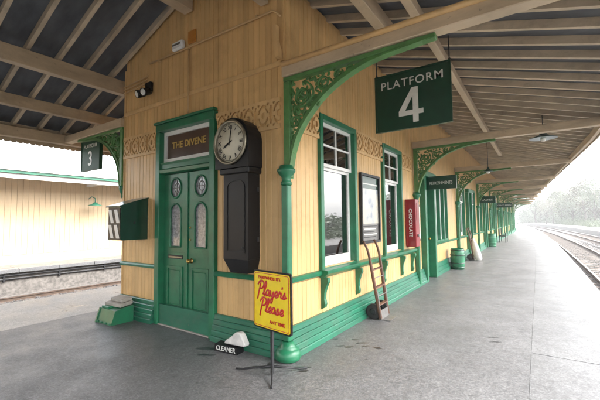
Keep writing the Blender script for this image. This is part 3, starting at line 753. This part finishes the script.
def column(x, y, bulb=False):
    c = MB(); c.box(x-.045,x+.045,y-.045,y+.045,.0 if not bulb else .2,1.90,.012); col = c.build('column', 'green', B)
    MB().lathe([(.05,1.895),(.062,1.90),(.06,1.93),(.05,1.95),(.055,1.985),(.085,2.02),(.105,2.05),(.105,2.075),(.085,2.085),(.07,2.12)], (x,y,0), 4 if False else 16).build('capital', 'green', col)
    if bulb:
        MB().lathe([(.11,.0),(.135,.015),(.142,.05),(.138,.085),(.115,.12),(.085,.135),(.09,.15),(.07,.165),(.06,.20)], (x,y,0), 24).build('base', 'green', col)
    else: MB().box(x-.06,x+.06,y-.06,y+.06,.0,.33,.01).build('base', 'green', col)
for k, yb in enumerate(BAYS):
    if k == 0: column(.03, -.03, True); bracket(.0, 1, -.0, 0)
    else: column(.05, yb); bracket(.02, 1, yb, 0)
bracket(XW-.013, -1, 0., .005, True)
MB().tube([(XW-.05,.06,.02),(XW-.05,.06,1.75)], .028, 10).build('downpipe', 'green', B)
# carved block at the corner above the first bracket
MB().prism([(-.07,3.37),(-.03,3.37),(-.03,3.48),(-.06,3.58),(-.06,3.76),(-.10,3.76),(-.10,3.52)], -.09, -.02, 'y').build('corner_block', 'creamflat', B)

# ------------------------------------------------------------------ fittings on the end wall
def pipe(pts, r=.012, m='conduit'): return MB().tube(pts, r, 8)
cd = thing('wall_conduit', 'cream painted conduit running across the gable boards to above the green door', 'conduit', (-1.4,-.03,4.0))
pipe([(-1.25,0,.02),(0,0,0),(1.25,0,-.02),(1.30,0,-.05),(1.36,0,-.12)], .013).build('pipe', 'conduit', cd)
pipe([(-.3,0.004,0),(-.3,.004,-.62),(-.3,.004,-.98)], .010).build('drop_pipe', 'conduit', cd)
for u in (-1.0,-.3,.4,1.0): MB().box(u-.02,u+.02,-.014,.03,-.018,.018,.003).build('clip', 'conduit', cd)
for k in range(3): pipe([(-2.02,0,-.30+k*.055),(-1.40+.03*k,0,-.28+k*.055),(-1.36+.03*k,0,-.26+k*.055)], .009).build('side_pipe', 'conduit', cd)
fl = thing('floodlight', 'small black twin floodlight on the gable beside the left beam', 'light', (-2.67,-.01,3.52))
MB().box(-.07,.07,-.05,.008,.04,.2,.01).build('back_box', 'black', fl)
for s in (-1,1):
    h = MB().lathe([(.035,.06),(.05,.02),(.06,-.05),(.062,-.10),(.05,-.10),(.04,-.09)], (0,0,0), 16, 'y').build('lamp_head', 'black', fl); h.location = (s*.068,-.085,.015); h.rotation_euler = (.35,0,s*.2)
    h2 = MB().lathe([(.048,-.097),(.046,-.1),(.03,-.106),(.0,-.108)], (0,0,0), 16, 'y').build('lens', 'signwhite', fl); h2.location = h.location; h2.rotation_euler = h.rotation_euler
jb = thing('alarm_box', 'white rounded electrical box fixed high on the gable', 'box', (-1.92,-.006,4.08))
MB().box(-.12,.12,-.07,.004,-.06,.07,.02).build('case', 'white', jb); MB().box(-.09,.09,-.075,-.0705,.0,.03,.002).build('label_plate', 'steel', jb)
M['orange'] = mat('orange_plate', (.50,.20,.03), .4)
MB().box(.20,.36,-.02,.004,-.02,.16,.004).build('orange_plate', M['orange'], jb)
# letter cabinet with striped front
cb = thing('wall_cabinet', 'dark green sloping top cabinet with black and white striped front on end wall', 'cabinet', (-2.88,-.002,1.24))
MB().prism([(0,.0),(-.42,.0),(-.42,.50),(.0,.63)], -.18, .18, 'x').build('case', 'dgreen', cb)
MB().prism([(.0,.631),(-.45,.492),(-.45,.512),(.0,.652)], -.20, .20, 'x').build('lid', 'dgreen', cb)
MB().box(-.165,.165,-.428,-.4205,.015,.475).build('panel', 'black', cb)
for (za, zb) in ((.255,.455),(.03,.23)):
    for u in (-.16,.0): MB().prism([(u,zb),(u+.085,zb),(u+.16,za),(u+.075,za)], -.4325, -.4285, 'y').build('stripe', 'white', cb)
MB().box(.18,.186,-.23,-.20,.24,.28,.002).build('latch', 'iron', cb)
# clock
ck = thing('wall_clock', 'black cased railway clock with round white dial hung beside the green door', 'clock', (-.60,-.001,.90))
MB().prism([(-.19,.16),(.21,.16),(.21,1.16),(-.19,1.16)], -.20, -.0, 'y').build('trunk', 'black', ck)
b = MB(); b.hexa([(-.10,-.17,.0),(.17,-.17,.0),(.17,0,.0),(-.10,0,.0),(-.19,-.2,.1595),(.21,-.2,.1595),(.21,0,.1595),(-.19,0,.1595)]); b.build('tail', 'black', ck)
MB().box(-.23,.25,-.235,.0,1.1605,1.23,.012).build('waist', 'black', ck)
HC = (-.03, 1.53)
hp = [(-.29,1.231),(.25,1.231)]+[( .25,1.53)]+[(HC[0]-.02+.28*math.cos(a), 1.53+.30*math.sin(a)) for a in [i*math.pi/20 for i in range(1,20)]]+[(-.31,1.53)]
hp = [(-.30,1.231),(.25,1.231),(.25,1.55)]+[(-.025+.275*math.cos(i*math.pi/20), 1.55+.28*math.sin(i*math.pi/20)) for i in range(1,20)]+[(-.30,1.55)]
MB().prism(hp, -.235, .0, 'y').build('hood', 'black', ck)
DC = (-.035, 1.535)
MB().lathe([(.262,.0),(.268,-.025),(.255,-.035),(.238,-.03),(.232,-.012),(.232,0)], (DC[0],-.2355,DC[1]), 40, 'y').build('bezel', 'chrome', ck)
MB().lathe([(.232,0),(.231,-.008),(.0,-.0085)], (DC[0],-.236,DC[1]), 40, 'y').build('dial', 'dial', ck)
nums = ['XII','I','II','III','IIII','V','VI','VII','VIII','IX','X','XI']
for i, s_ in enumerate(nums):
    a = math.radians(90-30*i); o = text('numeral', s_, .068, 'black', ck, (DC[0]+.178*math.cos(a), -.246, DC[1]+.178*math.sin(a)), (math.pi/2, math.radians(30*i), 0), bold=.0015, ext=.0006, sx=.8)
b = MB(); b.sheet([(DC[0]+.222*math.cos(i*math.pi/24), DC[1]+.222*math.sin(i*math.pi/24)) for i in range(48)], [(DC[0]+.217*math.cos(i*math.pi/24), DC[1]+.217*math.sin(i*math.pi/24)) for i in range(48)], -.2465, -.2455, 'y'); b.build('minute_track', 'black', ck)
def hand(l, w, deg, yy):
    a = math.radians(90-deg); d = Vector((math.cos(a), math.sin(a))); nrm = Vector((-d.y, d.x)); c = Vector(DC)
    p = [c-d*.04+nrm*w*.5, c-d*.04-nrm*w*.5, c+d*l*.7-nrm*w, c+d*l, c+d*l*.7+nrm*w]
    MB().prism([(q.x, q.y) for q in p], yy-.0015, yy+.0015, 'y').build('hand', 'black', ck)
hand(.19,.008,10,-.256); hand(.13,.013,241,-.252)
MB().sheet([(-.14,.24),(.16,.24),(.16,1.0)]+arc(.01,1.0,.15,0,math.pi,10,.10)[1:], [(-.12,.26),(.14,.26),(.14,1.0)]+arc(.01,1.0,.13,0,math.pi,10,.08)[1:], -.208, -.2005, 'y').build('door_moulding', 'black', ck)
MB().lathe([(.0,-.012),(.01,-.01),(.012,0)], (.13,-.2085,.30), 10, 'y').build('keyhole', 'iron', ck)
for zz in (.36,.95): MB().box(.2105,.225,-.05,-.02,zz,zz+.05,.003).build('hinge', 'iron', ck)

# grit box
gr = thing('grit_box', 'low green wooden box with sloping front by the left corner of the end wall', 'box', (-3.07,-.29,0))
MB().hexa([(-.22,-.17,.0),(.22,-.17,.0),(.22,.17,.0),(-.22,.17,.0),(-.22,-.11,.20),(.22,-.11,.20),(.22,.17,.24),(-.22,.17,.24)]).build('box', 'green', gr)
MB().box(-.20,.0,-.10,.02,.2005,.235,.006).build('lid_batten', 'green', gr)
for s in (-.17,-.06,.06,.17): MB().box(s-.03,s+.03,-.178,-.1655,.0,.035,.003).build('foot', 'green', gr)
MB().hexa([(-.225,-.19,.0),(-.195,-.19,.0),(-.195,-.12,.21),(-.225,-.12,.21),(-.225,-.168,.0),(-.195,-.168,.0),(-.195,-.105,.21),(-.225,-.105,.21)]).build('side_batten', 'green', gr)
pk = tag(MB().box(-.19,.19,-.09,.12,0,.055,.006).build('stone_slab', 'stone'), 'lower dusty stone slab lying on the green box', 'slab'); pk.location = (-3.09,-.23,.232); pk.rotation_euler = (.12,0,.10)
pk = tag(MB().box(-.15,.17,-.07,.09,0,.05,.006).build('stone_slab', 'stone'), 'upper pale slab topping the pile on the green box', 'slab'); pk.location = (-3.08,-.2,.294); pk.rotation_euler = (.12,0,.02)

# boot cleaner block and white stone
sc = thing('boot_cleaner', 'black block with white lettering on the ground right of the door', 'cleaner', (-.69,-.205,0), math.radians(6))
MB().prism([(-.065,.0),(-.058,.075),(.05,.085),(.07,.0)], -.165, .165, 'x').build('block', 'black', sc)
o = text('lettering', 'CLEANER', .072, 'signwhite', sc, (0,-.0635,.04), (math.radians(84.5),0,0), bold=.0006, sx=.92)
bb = MB(); bb.tube([(-.17,.0,.0),(-.17,.02,.05)], .01, 6)
ws = tag(MB().prism([(-.14,.0),(.15,.0),(.16,.03),(.12,.09),(.085,.135),(.05,.148),(.01,.14),(-.05,.085),(-.12,.04)], -.05, .05, 'y').build('white_wedge', 'sack'), 'white rounded wedge sitting on the black boot cleaner', 'wedge')
ws.location = (-.60,-.185,.098); ws.rotation_euler = (-.15,0,.12)
bev = ws.modifiers.new('bevel','BEVEL'); bev.width = .025; bev.segments = 3
ws.location.z = .085

# enamel sign on a stand
ad = thing('advert_sign', 'yellow enamel cigarette sign with red script lettering on an iron stand', 'sign', (.13,-.42,0))
RZ = math.radians(-9)
b = MB(); b.box(-.014,.014,-.014,.014,.02,.62,.003); post = b.build('post', 'iron', ad)
for (fx, fy) in ((-.40,-.09),(.20,.31),(.17,-.22),(-.2,.2)):
    b = MB(); b.tube([(0,0,.09),(fx*.4,fy*.4,.05),(fx*.8,fy*.8,.014),(fx,fy,.009)], [.010,.009,.008,.009], 8); b.build('foot', 'iron', ad)
bd = MB()
def rrect(w, h, r, z): 
    p = []
    for cx_, cz_, a0 in ((w-r,h-r,0),(-w+r,h-r,math.pi/2),(-w+r,-h+r,math.pi),(w-r,-h+r,1.5*math.pi)): p += arc(cx_, z+cz_, r, a0, a0+math.pi/2, 5)
    return p
SC_, SW_, SH_ = .725, .272, .285
def place(o): o.location = (.04,-.03,0); o.rotation_euler = (o.rotation_euler.x, 0, RZ); return o
place(bd.prism(rrect(SW_,SH_,.03,SC_), -.022, -.004, 'y').build('board', 'black', ad))
place(MB().prism(rrect(SW_-.016,SH_-.016,.022,SC_), -.0255, -.0225, 'y').build('enamel_face', 'yellow', ad))
b = MB(); b.sheet(rrect(SW_-.026,SH_-.026,.02,SC_), rrect(SW_-.031,SH_-.031,.018,SC_), -.0275, -.0258, 'y'); place(b.build('red_border', 'red', ad))
def rloc(u, z, d=-.0285):
    v_ = Matrix.Rotation(RZ,3,'Z') @ Vector((u, d, 0)); return (.04+v_.x, -.03+v_.y, z)
FR = (math.pi/2, 0, RZ)
text('lettering', "EVERYWHERE IT'S", .042, 'red', ad, rloc(-.03, SC_+.215), FR, bold=.0004, sx=.98)
text('lettering', "ANY TIME", .048, 'red', ad, rloc(.085, SC_-.20), FR, bold=.0004)
GL = {'P': ([[(.02,-.35),(.12,.2),(.27,.92)],[(-.06,.7),(.16,.99),(.5,1.0),(.62,.78),(.46,.5),(.2,.46)]], .56),
 'l': ([[(0,.05),(.2,.4),(.34,.85),(.26,1.0),(.16,.8),(.12,.3),(.18,.02),(.34,.12)]], .31),
 'a': ([[(.38,.36),(.2,.42),(.05,.22),(.1,.02),(.25,.08),(.38,.36),(.36,.08),(.45,.02),(.54,.12)]], .48),
 'y': ([[(.0,.32),(.06,.38),(.08,.12),(.2,.06),(.36,.36),(.34,.0),(.25,-.4),(.08,-.42),(.1,-.25),(.4,.06),(.52,.14)]], .47),
 'e': ([[(.0,.1),(.25,.2),(.32,.34),(.2,.42),(.06,.25),(.12,.03),(.28,.03),(.42,.13)]], .37),
 'r': ([[(0,.08),(.12,.38),(.16,.44),(.2,.34),(.32,.36),(.3,.1),(.38,.02),(.48,.1)]], .42),
 's': ([[(0,.06),(.18,.44),(.2,.3),(.28,.12),(.18,.0),(.04,.04),(.44,.12)]], .38),
 "'": ([[(-.02,.82),(-.07,.62)]], .06)}
def script(word, h, u0, z0, th):
    b = MB(); pen = 0
    for ch in word:
        st, adv = GL[ch]
        for s_ in st:
            pts = spline(s_, 5); b.tube([(u0+(p.x+pen+.12*p.y)*h, -.0272, z0+p.y*h) for p in pts], th, 6, True, (1,.12,1))
        pen += adv
    return place(b.build('script_lettering', 'red', ad))
script("Player's", .135, -.20, SC_+.045, .0105); script('Please', .135, -.165, SC_-.115, .0105)

# ------------------------------------------------------------------ fittings along the side wall
def hangsign(name, label, loc, w, h, big, small, m='dgreen', mt_='signwhite', hang=.3, group=None, lh=.12, bh=.45):
    t = thing(name, label, 'sign', loc, 0, group)
    MB().box(-w/2,w/2,-.03,.03,0,h,.008).build('board', m, t)
    MB().sheet([(-w/2-.004,-.004),(w/2+.004,-.004),(w/2+.004,h+.004),(-w/2-.004,h+.004)], [(-w/2+.02,.02),(w/2-.02,.02),(w/2-.02,h-.02),(-w/2+.02,h-.02)], -.038, -.0301, 'y').build('frame', m, t)
    if small: text('lettering', small, lh, mt_, t, (0,-.0315,h*(.80 if big else .5)), FRONT, bold=.0004, sx=1.0, space=1.10)
    if big == '4':
        H4 = h*.60; z0 = h*.09; b = MB(); st = .072; xr = .055
        b.box(xr-st/2,xr+st/2,-.0345,-.0305,z0,z0+H4); b.box(-.17,.155,-.0348,-.0304,z0+H4*.22,z0+H4*.22+.065)
        b.prism([(-.17,z0+H4*.22+.02),(-.17,z0+H4*.22+.066),(xr-.045,z0+H4-.0005),(xr+st/2-.001,z0+H4-.0005),(xr-.01,z0+H4*.86),(-.085,z0+H4*.22+.064)], -.0342, -.0306, 'y'); b.build('number', mt_, t)
    elif big: text('number', big, bh, mt_, t, (0,-.0315,h*.37), FRONT, bold=.003)
    for s in (-1, 1): MB().tube([(s*(w/2-.015),0,h+.003),(s*(w/2-.015),0,h+hang+(0 if s > 0 else hang*0+.29*w))], .008, 6).build('hanger', 'iron', t); MB().lathe([(.018,-.012),(.018,.012)], (s*(w/2-.015),0,h+.02), 10, 'y').build('eye', 'iron', t)
    return t
hangsign('hanging_sign', 'large dark green PLATFORM 4 sign hanging under the canopy', (1.0,1.5,2.72), 1.0, .79, '4', 'PLATFORM', hang=.33, lh=.158, bh=.60)
M['mattgreen'] = mat('weathered_green_paint', (.008,.060,.034), .55, .12, 6, .04, 30, spec=.3)
s3 = hangsign('hanging_sign', 'small green framed platform sign with 3 hanging under the left canopy', (-4.86,-.02+.15,2.53), .74, .60, '3', 'PLATFORM', m='mattgreen', hang=.10, lh=.10, bh=.40)
for c in list(s3.children):
    if c.name.startswith('hanger'): pass
def proj_sign(label, y, txt, x0=.03, w=.72, z=2.24, h=.30):
    t = thing('projecting_sign', label, 'sign', (x0+w/2,y,z))
    MB().box(-w/2,w/2,-.03,.03,0,h,.006).build('board', 'dgreen', t)
    text('lettering', txt, .115, 'signwhite', t, (0,-.0315,h/2), FRONT, bold=.0, sx=(w-.08)/(len(txt)*.079))
    MB().box(-w/2-.05,-w/2,-.02,.02,h*.4,h*.6).build('arm', 'iron', t)
    MB().box(-w/2,w/2,-.04,.04,h+.0003,h+.025,.004).build('cap', 'dgreen', t)
proj_sign('nearest dark green projecting sign with white lettering above the side door', 5.85, 'REFRESHMENTS')
proj_sign('middle dark green projecting sign further along above the far barrel', 15.4, 'LADIES', .02, .70)
proj_sign('farthest dark green projecting sign at the end of the canopy', 24.0, 'GENTLEMEN', .0, .95)
# poster frame between the windows
pf = thing('poster_frame', 'dark framed poster with pale picture on boards between the two windows', 'poster', (.004,2.32,1.12))
b = MB(); b.sheet([(-.39,0),(.39,0),(.39,1.14),(-.39,1.14)], [(-.35,.04),(.35,.04),(.35,1.10),(-.35,1.10)], .0, .045, 'x'); b.build('frame', 'iron', pf)
MB().box(.0,.012,-.349,.349,.041,1.099).build('backing', 'iron', pf)
def pic(name, cols, scale):
    m = bpy.data.materials.new(name); m.use_nodes = True; nt = m.node_tree; bs = nt.nodes['Principled BSDF']; bs.inputs['Roughness'].default_value = .25
    ge = nt.nodes.new('ShaderNodeNewGeometry'); nz = nt.nodes.new('ShaderNodeTexNoise'); nz.inputs['Scale'].default_value = scale; nz.inputs['Detail'].default_value = 4
    nt.links.new(ge.outputs['Position'], nz.inputs['Vector']); r = nt.nodes.new('ShaderNodeValToRGB'); e = r.color_ramp.elements
    e[0].position = .32; e[0].color = (*cols[0],1); e[1].position = .7; e[1].color = (*cols[-1],1)
    for i, c in enumerate(cols[1:-1]): k = e.new(.32+.38*(i+1)/(len(cols)-1)); k.color = (*c,1)
    nt.links.new(nz.outputs['Fac'], r.inputs[0]); nt.links.new(r.outputs[0], bs.inputs['Base Color']); return m
M['pic'] = pic('poster_picture', [(.25,.28,.34),(.45,.46,.45),(.60,.55,.42),(.50,.52,.56)], 4)
MB().box(.0125,.0145,-.345,.345,.90,1.095).build('heading', 'dgreen', pf); MB().box(.0146,.0156,-.33,.33,.965,.985).build('heading_line', 'signwhite', pf)
MB().box(.0125,.0144,-.345,.345,.32,.899).build('picture', M['pic'], pf); MB().box(.0125,.0143,-.345,.345,.045,.319).build('caption_panel', 'steel', pf)
for k in range(5): MB().box(.0144,.0152,-.28+.03*(k%2),.27-.05*(k%3),.27-k*.045,.285-k*.045).build('caption_line', 'signwhite' if k%2 else 'iron', pf)
# red machine
rd = thing('red_box', 'narrow red box with white vertical lettering on the wall past the windows', 'box', (.004,4.30,.93))
MB().box(.0,.22,-.09,.16,.0,1.0,.01).build('case', 'redbox', rd)
o = text('lettering', 'CHOCOLATE', .098, 'signwhite', rd, (.11,-.0915,.5), (math.pi/2, math.pi/2, 0), bold=.002, sx=1.0)
MB().box(.2203,.226,-.04,.11,.55,.92,.002).build('window_panel', 'redbox', rd); MB().box(.2203,.25,.0,.07,.2,.26,.004).build('drawer', 'steel', rd)
nb = thing('notice_board', 'small pale notice sheet fixed between the red box and green column', 'notice', (.004,5.14,1.0))
MB().box(.0,.02,-.12,.12,.0,.85,.004).build('board', 'wood', nb); MB().box(.0203,.022,-.10,.10,.05,.80).build('sheet', 'signwhite', nb)
# hand truck (sack barrow) leaning on the wall
def handtruck(label, loc, rz=0., tilt=.15, group='sack trucks by the wall'):
    t = thing('sack_truck', label, 'sack truck', loc, rz, group)
    H = 1.18
    def X(z): return .20-tilt*z
    for s in (-1, 1):
        yy = lambda z: s*(.155+.05*z)
        pts = [(X(z)-( .0 if z < .95 else (z-.95)**2*1.1), yy(z), z) for z in (.03,.2,.4,.6,.8,.95,1.05,1.12,1.18)]
        b = MB(); b.tube(pts, [.030,.029,.027,.026,.025,.022,.019,.018,.018], 8, True, (1,.75,1)); b.build('rail', 'wood', t)
        b = MB(); b.lathe([(.025,-.022),(.10,-.022),(.115,-.018),(.115,.018),(.10,.022),(.025,.022)], (0,0,0), 20, 'y'); w = b.build('wheel', 'rubber', t); w.location = (.085, s*.15, .1155)
        b = MB(); b.lathe([(.03,-.026),(.05,-.025),(.05,.025),(.03,.026)], (0,0,0), 12, 'y'); h = b.build('hub', 'iron', w)
        b = MB(); b.beam((X(.12)+.028,yy(.12),.03),(X(.42)+.028,yy(.42),.42),.03,.008,(1,0,0)); b.build('iron_strap', 'steel', t)
    b = MB(); b.tube([(.085,-.19,.1155),(.085,.19,.1155)], .014, 8); b.build('axle', 'iron', t)
    for z in (.22,.48,.74): MB().beam((X(z),-.145-.05*z,z),(X(z),.145+.05*z,z),.05,.018,(0,0,1)).build('crossbar', 'wood', t)
    for z in (.35,.62): MB().tube([(X(z)+.02,-.15-.05*z,z),(X(z)+.02,.15+.05*z,z)], .008, 6).build('rod', 'steel', t)
    b = MB(); b.hexa([(.17,-.16,.004),(.34,-.13,.004),(.34,.13,.004),(.17,.16,.004),(.17,-.16,.014),(.34,-.13,.010),(.34,.13,.010),(.17,.16,.014)]); b.build('toe_plate', 'steel', t)
    b = MB(); b.hexa([(.205,-.16,.015),(.215,-.16,.015),(.215,.16,.015),(.205,.16,.015),(.19,-.15,.14),(.20,-.15,.14),(.20,.15,.14),(.19,.15,.14)]); b.build('heel_plate', 'steel', t)
    return t
handtruck('brown wooden sack truck leaning under the poster between the windows', (.125,2.06,.0))
handtruck('far sack truck leaning on the wall behind the near green barrel', (.16,10.9,.0), tilt=.13)
def barrel(label, loc, k):
    t = thing('barrel', label, 'barrel', loc, 0, 'green barrels along the platform')
    MB().lathe([(.17*k,0),(.195*k,.15*k),(.205*k,.31*k),(.195*k,.48*k),(.18*k,.62*k),(.165*k,.62*k),(.165*k,.57*k),(.0,.565*k)], (0,0,0), 24).build('staves', 'green', t)
    for z, r in ((.06,.18),(.19,.2),(.43,.2),(.57,.188)):
        MB().lathe([(r*k+.001,(z-.018)*k),(r*k+.006,(z-.016)*k),(r*k+.006,(z+.016)*k),(r*k+.001,(z+.018)*k)], (0,0,0), 24).build('hoop', 'dgreen' if k == 1 else 'green', t)
    return t
barrel('nearer green painted barrel standing against the wall beyond the side door', (.28,8.2,0), 1.0)
barrel('farther green barrel standing beyond the sack truck along the wall', (.22,18.,0), 1.15)
sk = tag(MB().lathe([(.06,.0),(.11,.03),(.125,.15),(.12,.34),(.095,.52),(.06,.66),(.035,.74),(.045,.79),(.0,.80)], (0,0,0), 16).build('white_bag', 'sack'), 'white bag shaped bundle leaning on the far sack truck', 'bag')
sk.location = (.53,10.75,.01); sk.rotation_euler = (0,-.22,.0)
# pendant lamps
def pendant(label, loc, top, k=1.):
    t = thing('pendant_lamp', label, 'lamp', loc, 0, 'enamel lamps under the canopy')
    MB().lathe([(.24,-.01),(.235,.0),(.13,.04),(.07,.07),(.06,.10),(.045,.12),(.045,.10),(.055,.065),(.12,.03),(.23,-.012)], (0,0,0), 28).build('shade', 'dgreen', t).scale = (k,k,1)
    MB().lathe([(.0,-.07),(.035,-.06),(.05,-.02),(.04,.03),(.02,.05)], (0,0,0), 14).build('bulb', 'white', t)
    MB().tube([(0,0,.11),(0,0,top-loc[2])], .009, 6).build('rod', 'iron', t)
pendant('nearest green enamel lamp hanging under the right side of the canopy', (2.48,5.3,3.10), 3.57)
pendant('green enamel lamp on a long rod past the second tie beam', (1.21,8.0,2.85), 3.94, .5)
# bench far along
bn = thing('bench', 'dark platform bench far along under the last projecting sign', 'bench', (.45,22.5,0))
for k in range(4): MB().box(-.15+k*.09,-.08+k*.09,-.8,.8,.43,.455).build('slat', 'dgreen', bn)
for k in range(3): MB().box(-.2,-.18,-.8,.8,.55+k*.11,.63+k*.11).build('slat', 'dgreen', bn)
for s in (-.65,.65):
    b = MB(); b.box(-.19,-.15,s-.03,s+.03,0,.85); b.box(.14,.18,s-.03,s+.03,0,.6); b.box(-.149,.139,s-.03,s+.03,.38,.428); b.build('leg', 'iron', bn)

# ------------------------------------------------------------------ opposite station building (left)
OB = thing('opposite_building', 'pale boarded building with green eaves across the left tracks', 'building', (-13.75,0,0))
b = MB(); b.box(-.3,0,-20,34,0,3.6); ow = b.build('wall', 'palecream', OB)
b = MB(); y = -8.
while y < 22:
    b.box(.0,.016,y+.006,y+.176,.35,3.4); y += .18
tag(b.build('boarding', 'palecream', OB), kind='stuff')
MB().box(.0,.03,-20,34,0,.34).build('plinth', 'palecream', OB)
b = MB(); b.hexa([(1.50,-20,3.22),(1.60,-20,3.22),(1.60,34,3.22),(1.50,34,3.22),(1.50,-20,3.31),(1.60,-20,3.31),(1.60,34,3.31),(1.50,34,3.31)]); b.build('fascia', 'teal', OB)
b = MB(); b.hexa([(-.4,-20,3.62),(1.65,-20,3.315),(1.65,34,3.315),(-.4,34,3.62),(-.4,-20,3.69),(1.65,-20,3.36),(1.65,34,3.36),(-.4,34,3.69)]); b.build('roof', 'white', OB)
MB().box(1.45,1.499,-20,34,3.05,3.25).build('eave_beam', 'white', OB)
yb = 4.0
MB().box(.017,1.44,yb-.05,yb+.05,3.06,3.2).build('tie_beam', 'white', OB)
pb = thing('bracket_lamp', 'small teal lamp on the opposite building seen past the wall corner', 'lamp', (-13.65,4.05,2.25))
MB().lathe([(.28,-.02),(.26,.0),(.12,.06),(.06,.12),(.0,.13)], (.5,0,0), 18).build('shade', 'teal', pb); MB().tube([(-.08,0,.3),(.2,0,.38),(.5,0,.3),(.5,0,.12)], .02, 8).build('arm', 'teal', pb)

# ------------------------------------------------------------------ trees, hedge and fence beyond the right-hand tracks
def crown_mesh(seed, n, rx, rz, m, leaf=.28):
    r = random.Random(seed); b = bmesh.new(); cl = []
    for _ in range(26):
        a = r.uniform(0,6.28); rr = r.random()**.5; z = r.uniform(-1,1); k = math.sqrt(max(.05,1-z*z))
        cl.append((Vector((rx*.75*rr*k*math.cos(a), rx*.75*rr*k*math.sin(a), rz*.85*z)), r.uniform(.25,.5)*rx))
    for i in range(n):
        c, cr = cl[r.randrange(len(cl))]
        d = Vector((r.gauss(0,1), r.gauss(0,1), r.gauss(0,1))).normalized()*cr*r.random()**.4
        p = c+d; u = Vector((r.gauss(0,1), r.gauss(0,1), r.gauss(0,.6))).normalized(); w = u.orthogonal().normalized(); s_ = leaf*r.uniform(.5,1.1)
        v = [b.verts.new(p+u*s_*.5), b.verts.new(p+w*s_*.32), b.verts.new(p-u*s_*.5), b.verts.new(p-w*s_*.32)]; b.faces.new(v)
    me = bpy.data.meshes.new('crown'); b.to_mesh(me); b.free(); me.materials.append(M[m]); return me
def trunk_mesh(seed, h, r0):
    r = random.Random(seed); b = MB()
    b.tube([(r.uniform(-.1,.1)*k, r.uniform(-.1,.1)*k, h*k/5) for k in range(6)], [r0*(1-.13*k) for k in range(6)], 8)
    for _ in range(9):
        z = h*r.uniform(.45,.95); a = r.uniform(0,6.28); l_ = h*r.uniform(.3,.55)
        b.tube([(0,0,z),(math.cos(a)*l_*.4,math.sin(a)*l_*.4,z+l_*.35),(math.cos(a)*l_*.75,math.sin(a)*l_*.75,z+l_*.85)], [r0*.4,r0*.25,r0*.07], 6)
    bmesh.ops.recalc_face_normals(b.bm, faces=b.bm.faces); me = bpy.data.meshes.new('trunk'); b.bm.to_mesh(me); b.bm.free(); me.materials.append(M['bark']); return me
CM = [crown_mesh(1,4200,3.4,3.6,'leaf0'), crown_mesh(2,3600,3.0,4.4,'leaf1'), crown_mesh(3,2600,3.6,3.4,'leaf2')]
TM = [trunk_mesh(11,5.5,.22), trunk_mesh(12,6.5,.25), trunk_mesh(13,5.0,.2)]
spots = [(12.2,92),(11.0,99),(13.6,104),(9.6,108),(12.0,118),(8,124),(10.2,136),(4.5,134),(6.5,148),(1.5,150),(3.2,160)]
ords = ['rightmost','second from the right','third from the right','fourth from the right','fifth from the right','sixth from the right','seventh from the right','eighth from the right','ninth from the right','tenth from the right','leftmost']
spots.sort(key=lambda p: -(p[0]-2.33)/(p[1]+3.1))
for i, (x, y) in enumerate(spots):
    k = i % 3; t = thing('tree', f'{ords[i]} of the pale hazy trees beyond the right tracks', 'tree', (x,y,-1.05), random.uniform(0,6.28), 'trees beyond the right tracks')
    s_ = random.uniform(.85,1.2); t.scale = (s_,s_,s_)
    link('trunk', TM[k], t); link('crown', CM[k], t, (0,0,(5.5,6.5,5.0)[k]+1.6))
def leaves(name, n, fn, leaf, m, label, cat=None, kind=None, seed=5):
    r = random.Random(seed); V = []; F = []
    for i in range(n):
        p = fn(r); u = Vector((r.gauss(0,1), r.gauss(0,1), r.gauss(0,.6))).normalized(); w = u.orthogonal().normalized(); s_ = leaf*r.uniform(.5,1.1); k = len(V)
        V += [p+u*s_*.5, p+w*s_*.32, p-u*s_*.5, p-w*s_*.32]; F.append((k,k+1,k+2,k+3))
    me = bpy.data.meshes.new(name); me.from_pydata(V, [], F); me.materials.append(M[m])
    o = bpy.data.objects.new(name, me); COL.objects.link(o); return tag(o, label, cat, None, kind)
def hedge_pt(r):
    y = 14+110*r.random(); h = 1.5+.5*math.sin(y*.9)+.35*math.sin(y*2.3+1)+.3*math.sin(y*5.1)
    return Vector((15.0+cR(y)+r.gauss(0,.42), y, -1.0+h*r.random()**.7))
leaves('hedge', 26000, hedge_pt, .22, 'leaf1', 'pale green hedge along the far side of the right tracks', 'hedge')
def wood_pt(r):
    y = r.uniform(-30,230); h = 7.5+1.6*math.sin(y*.31)+1.5*math.sin(y*.83+2)+1.1*math.sin(y*2.1)
    if y < 70: h *= .33
    return Vector((30+3*math.sin(y*.09)+r.gauss(0,2.0)-max(0,y-50)*.20, y, -1.0+h*r.random()**.75))
leaves('far_wood', 90000, wood_pt, .7, 'leaf1', 'far off wood fading into haze beyond the right tracks', None, 'stuff', 9)
# ------------------------------------------------------------------ misty air
hz = bpy.data.materials.new('haze_air'); hz.use_nodes = True; nt = hz.node_tree; nt.nodes.clear()
ho = nt.nodes.new('ShaderNodeOutputMaterial'); pv = nt.nodes.new('ShaderNodeVolumePrincipled'); pv.inputs['Color'].default_value = (.94,.95,.96,1); pv.inputs['Density'].default_value = .0022; pv.inputs['Anisotropy'].default_value = .3
nt.links.new(pv.outputs[0], ho.inputs['Volume'])
tag(MB().box(-310,310,-210,430,-2.6,16).build('haze', hz), 'pale misty air over the whole station', None, None, 'stuff')
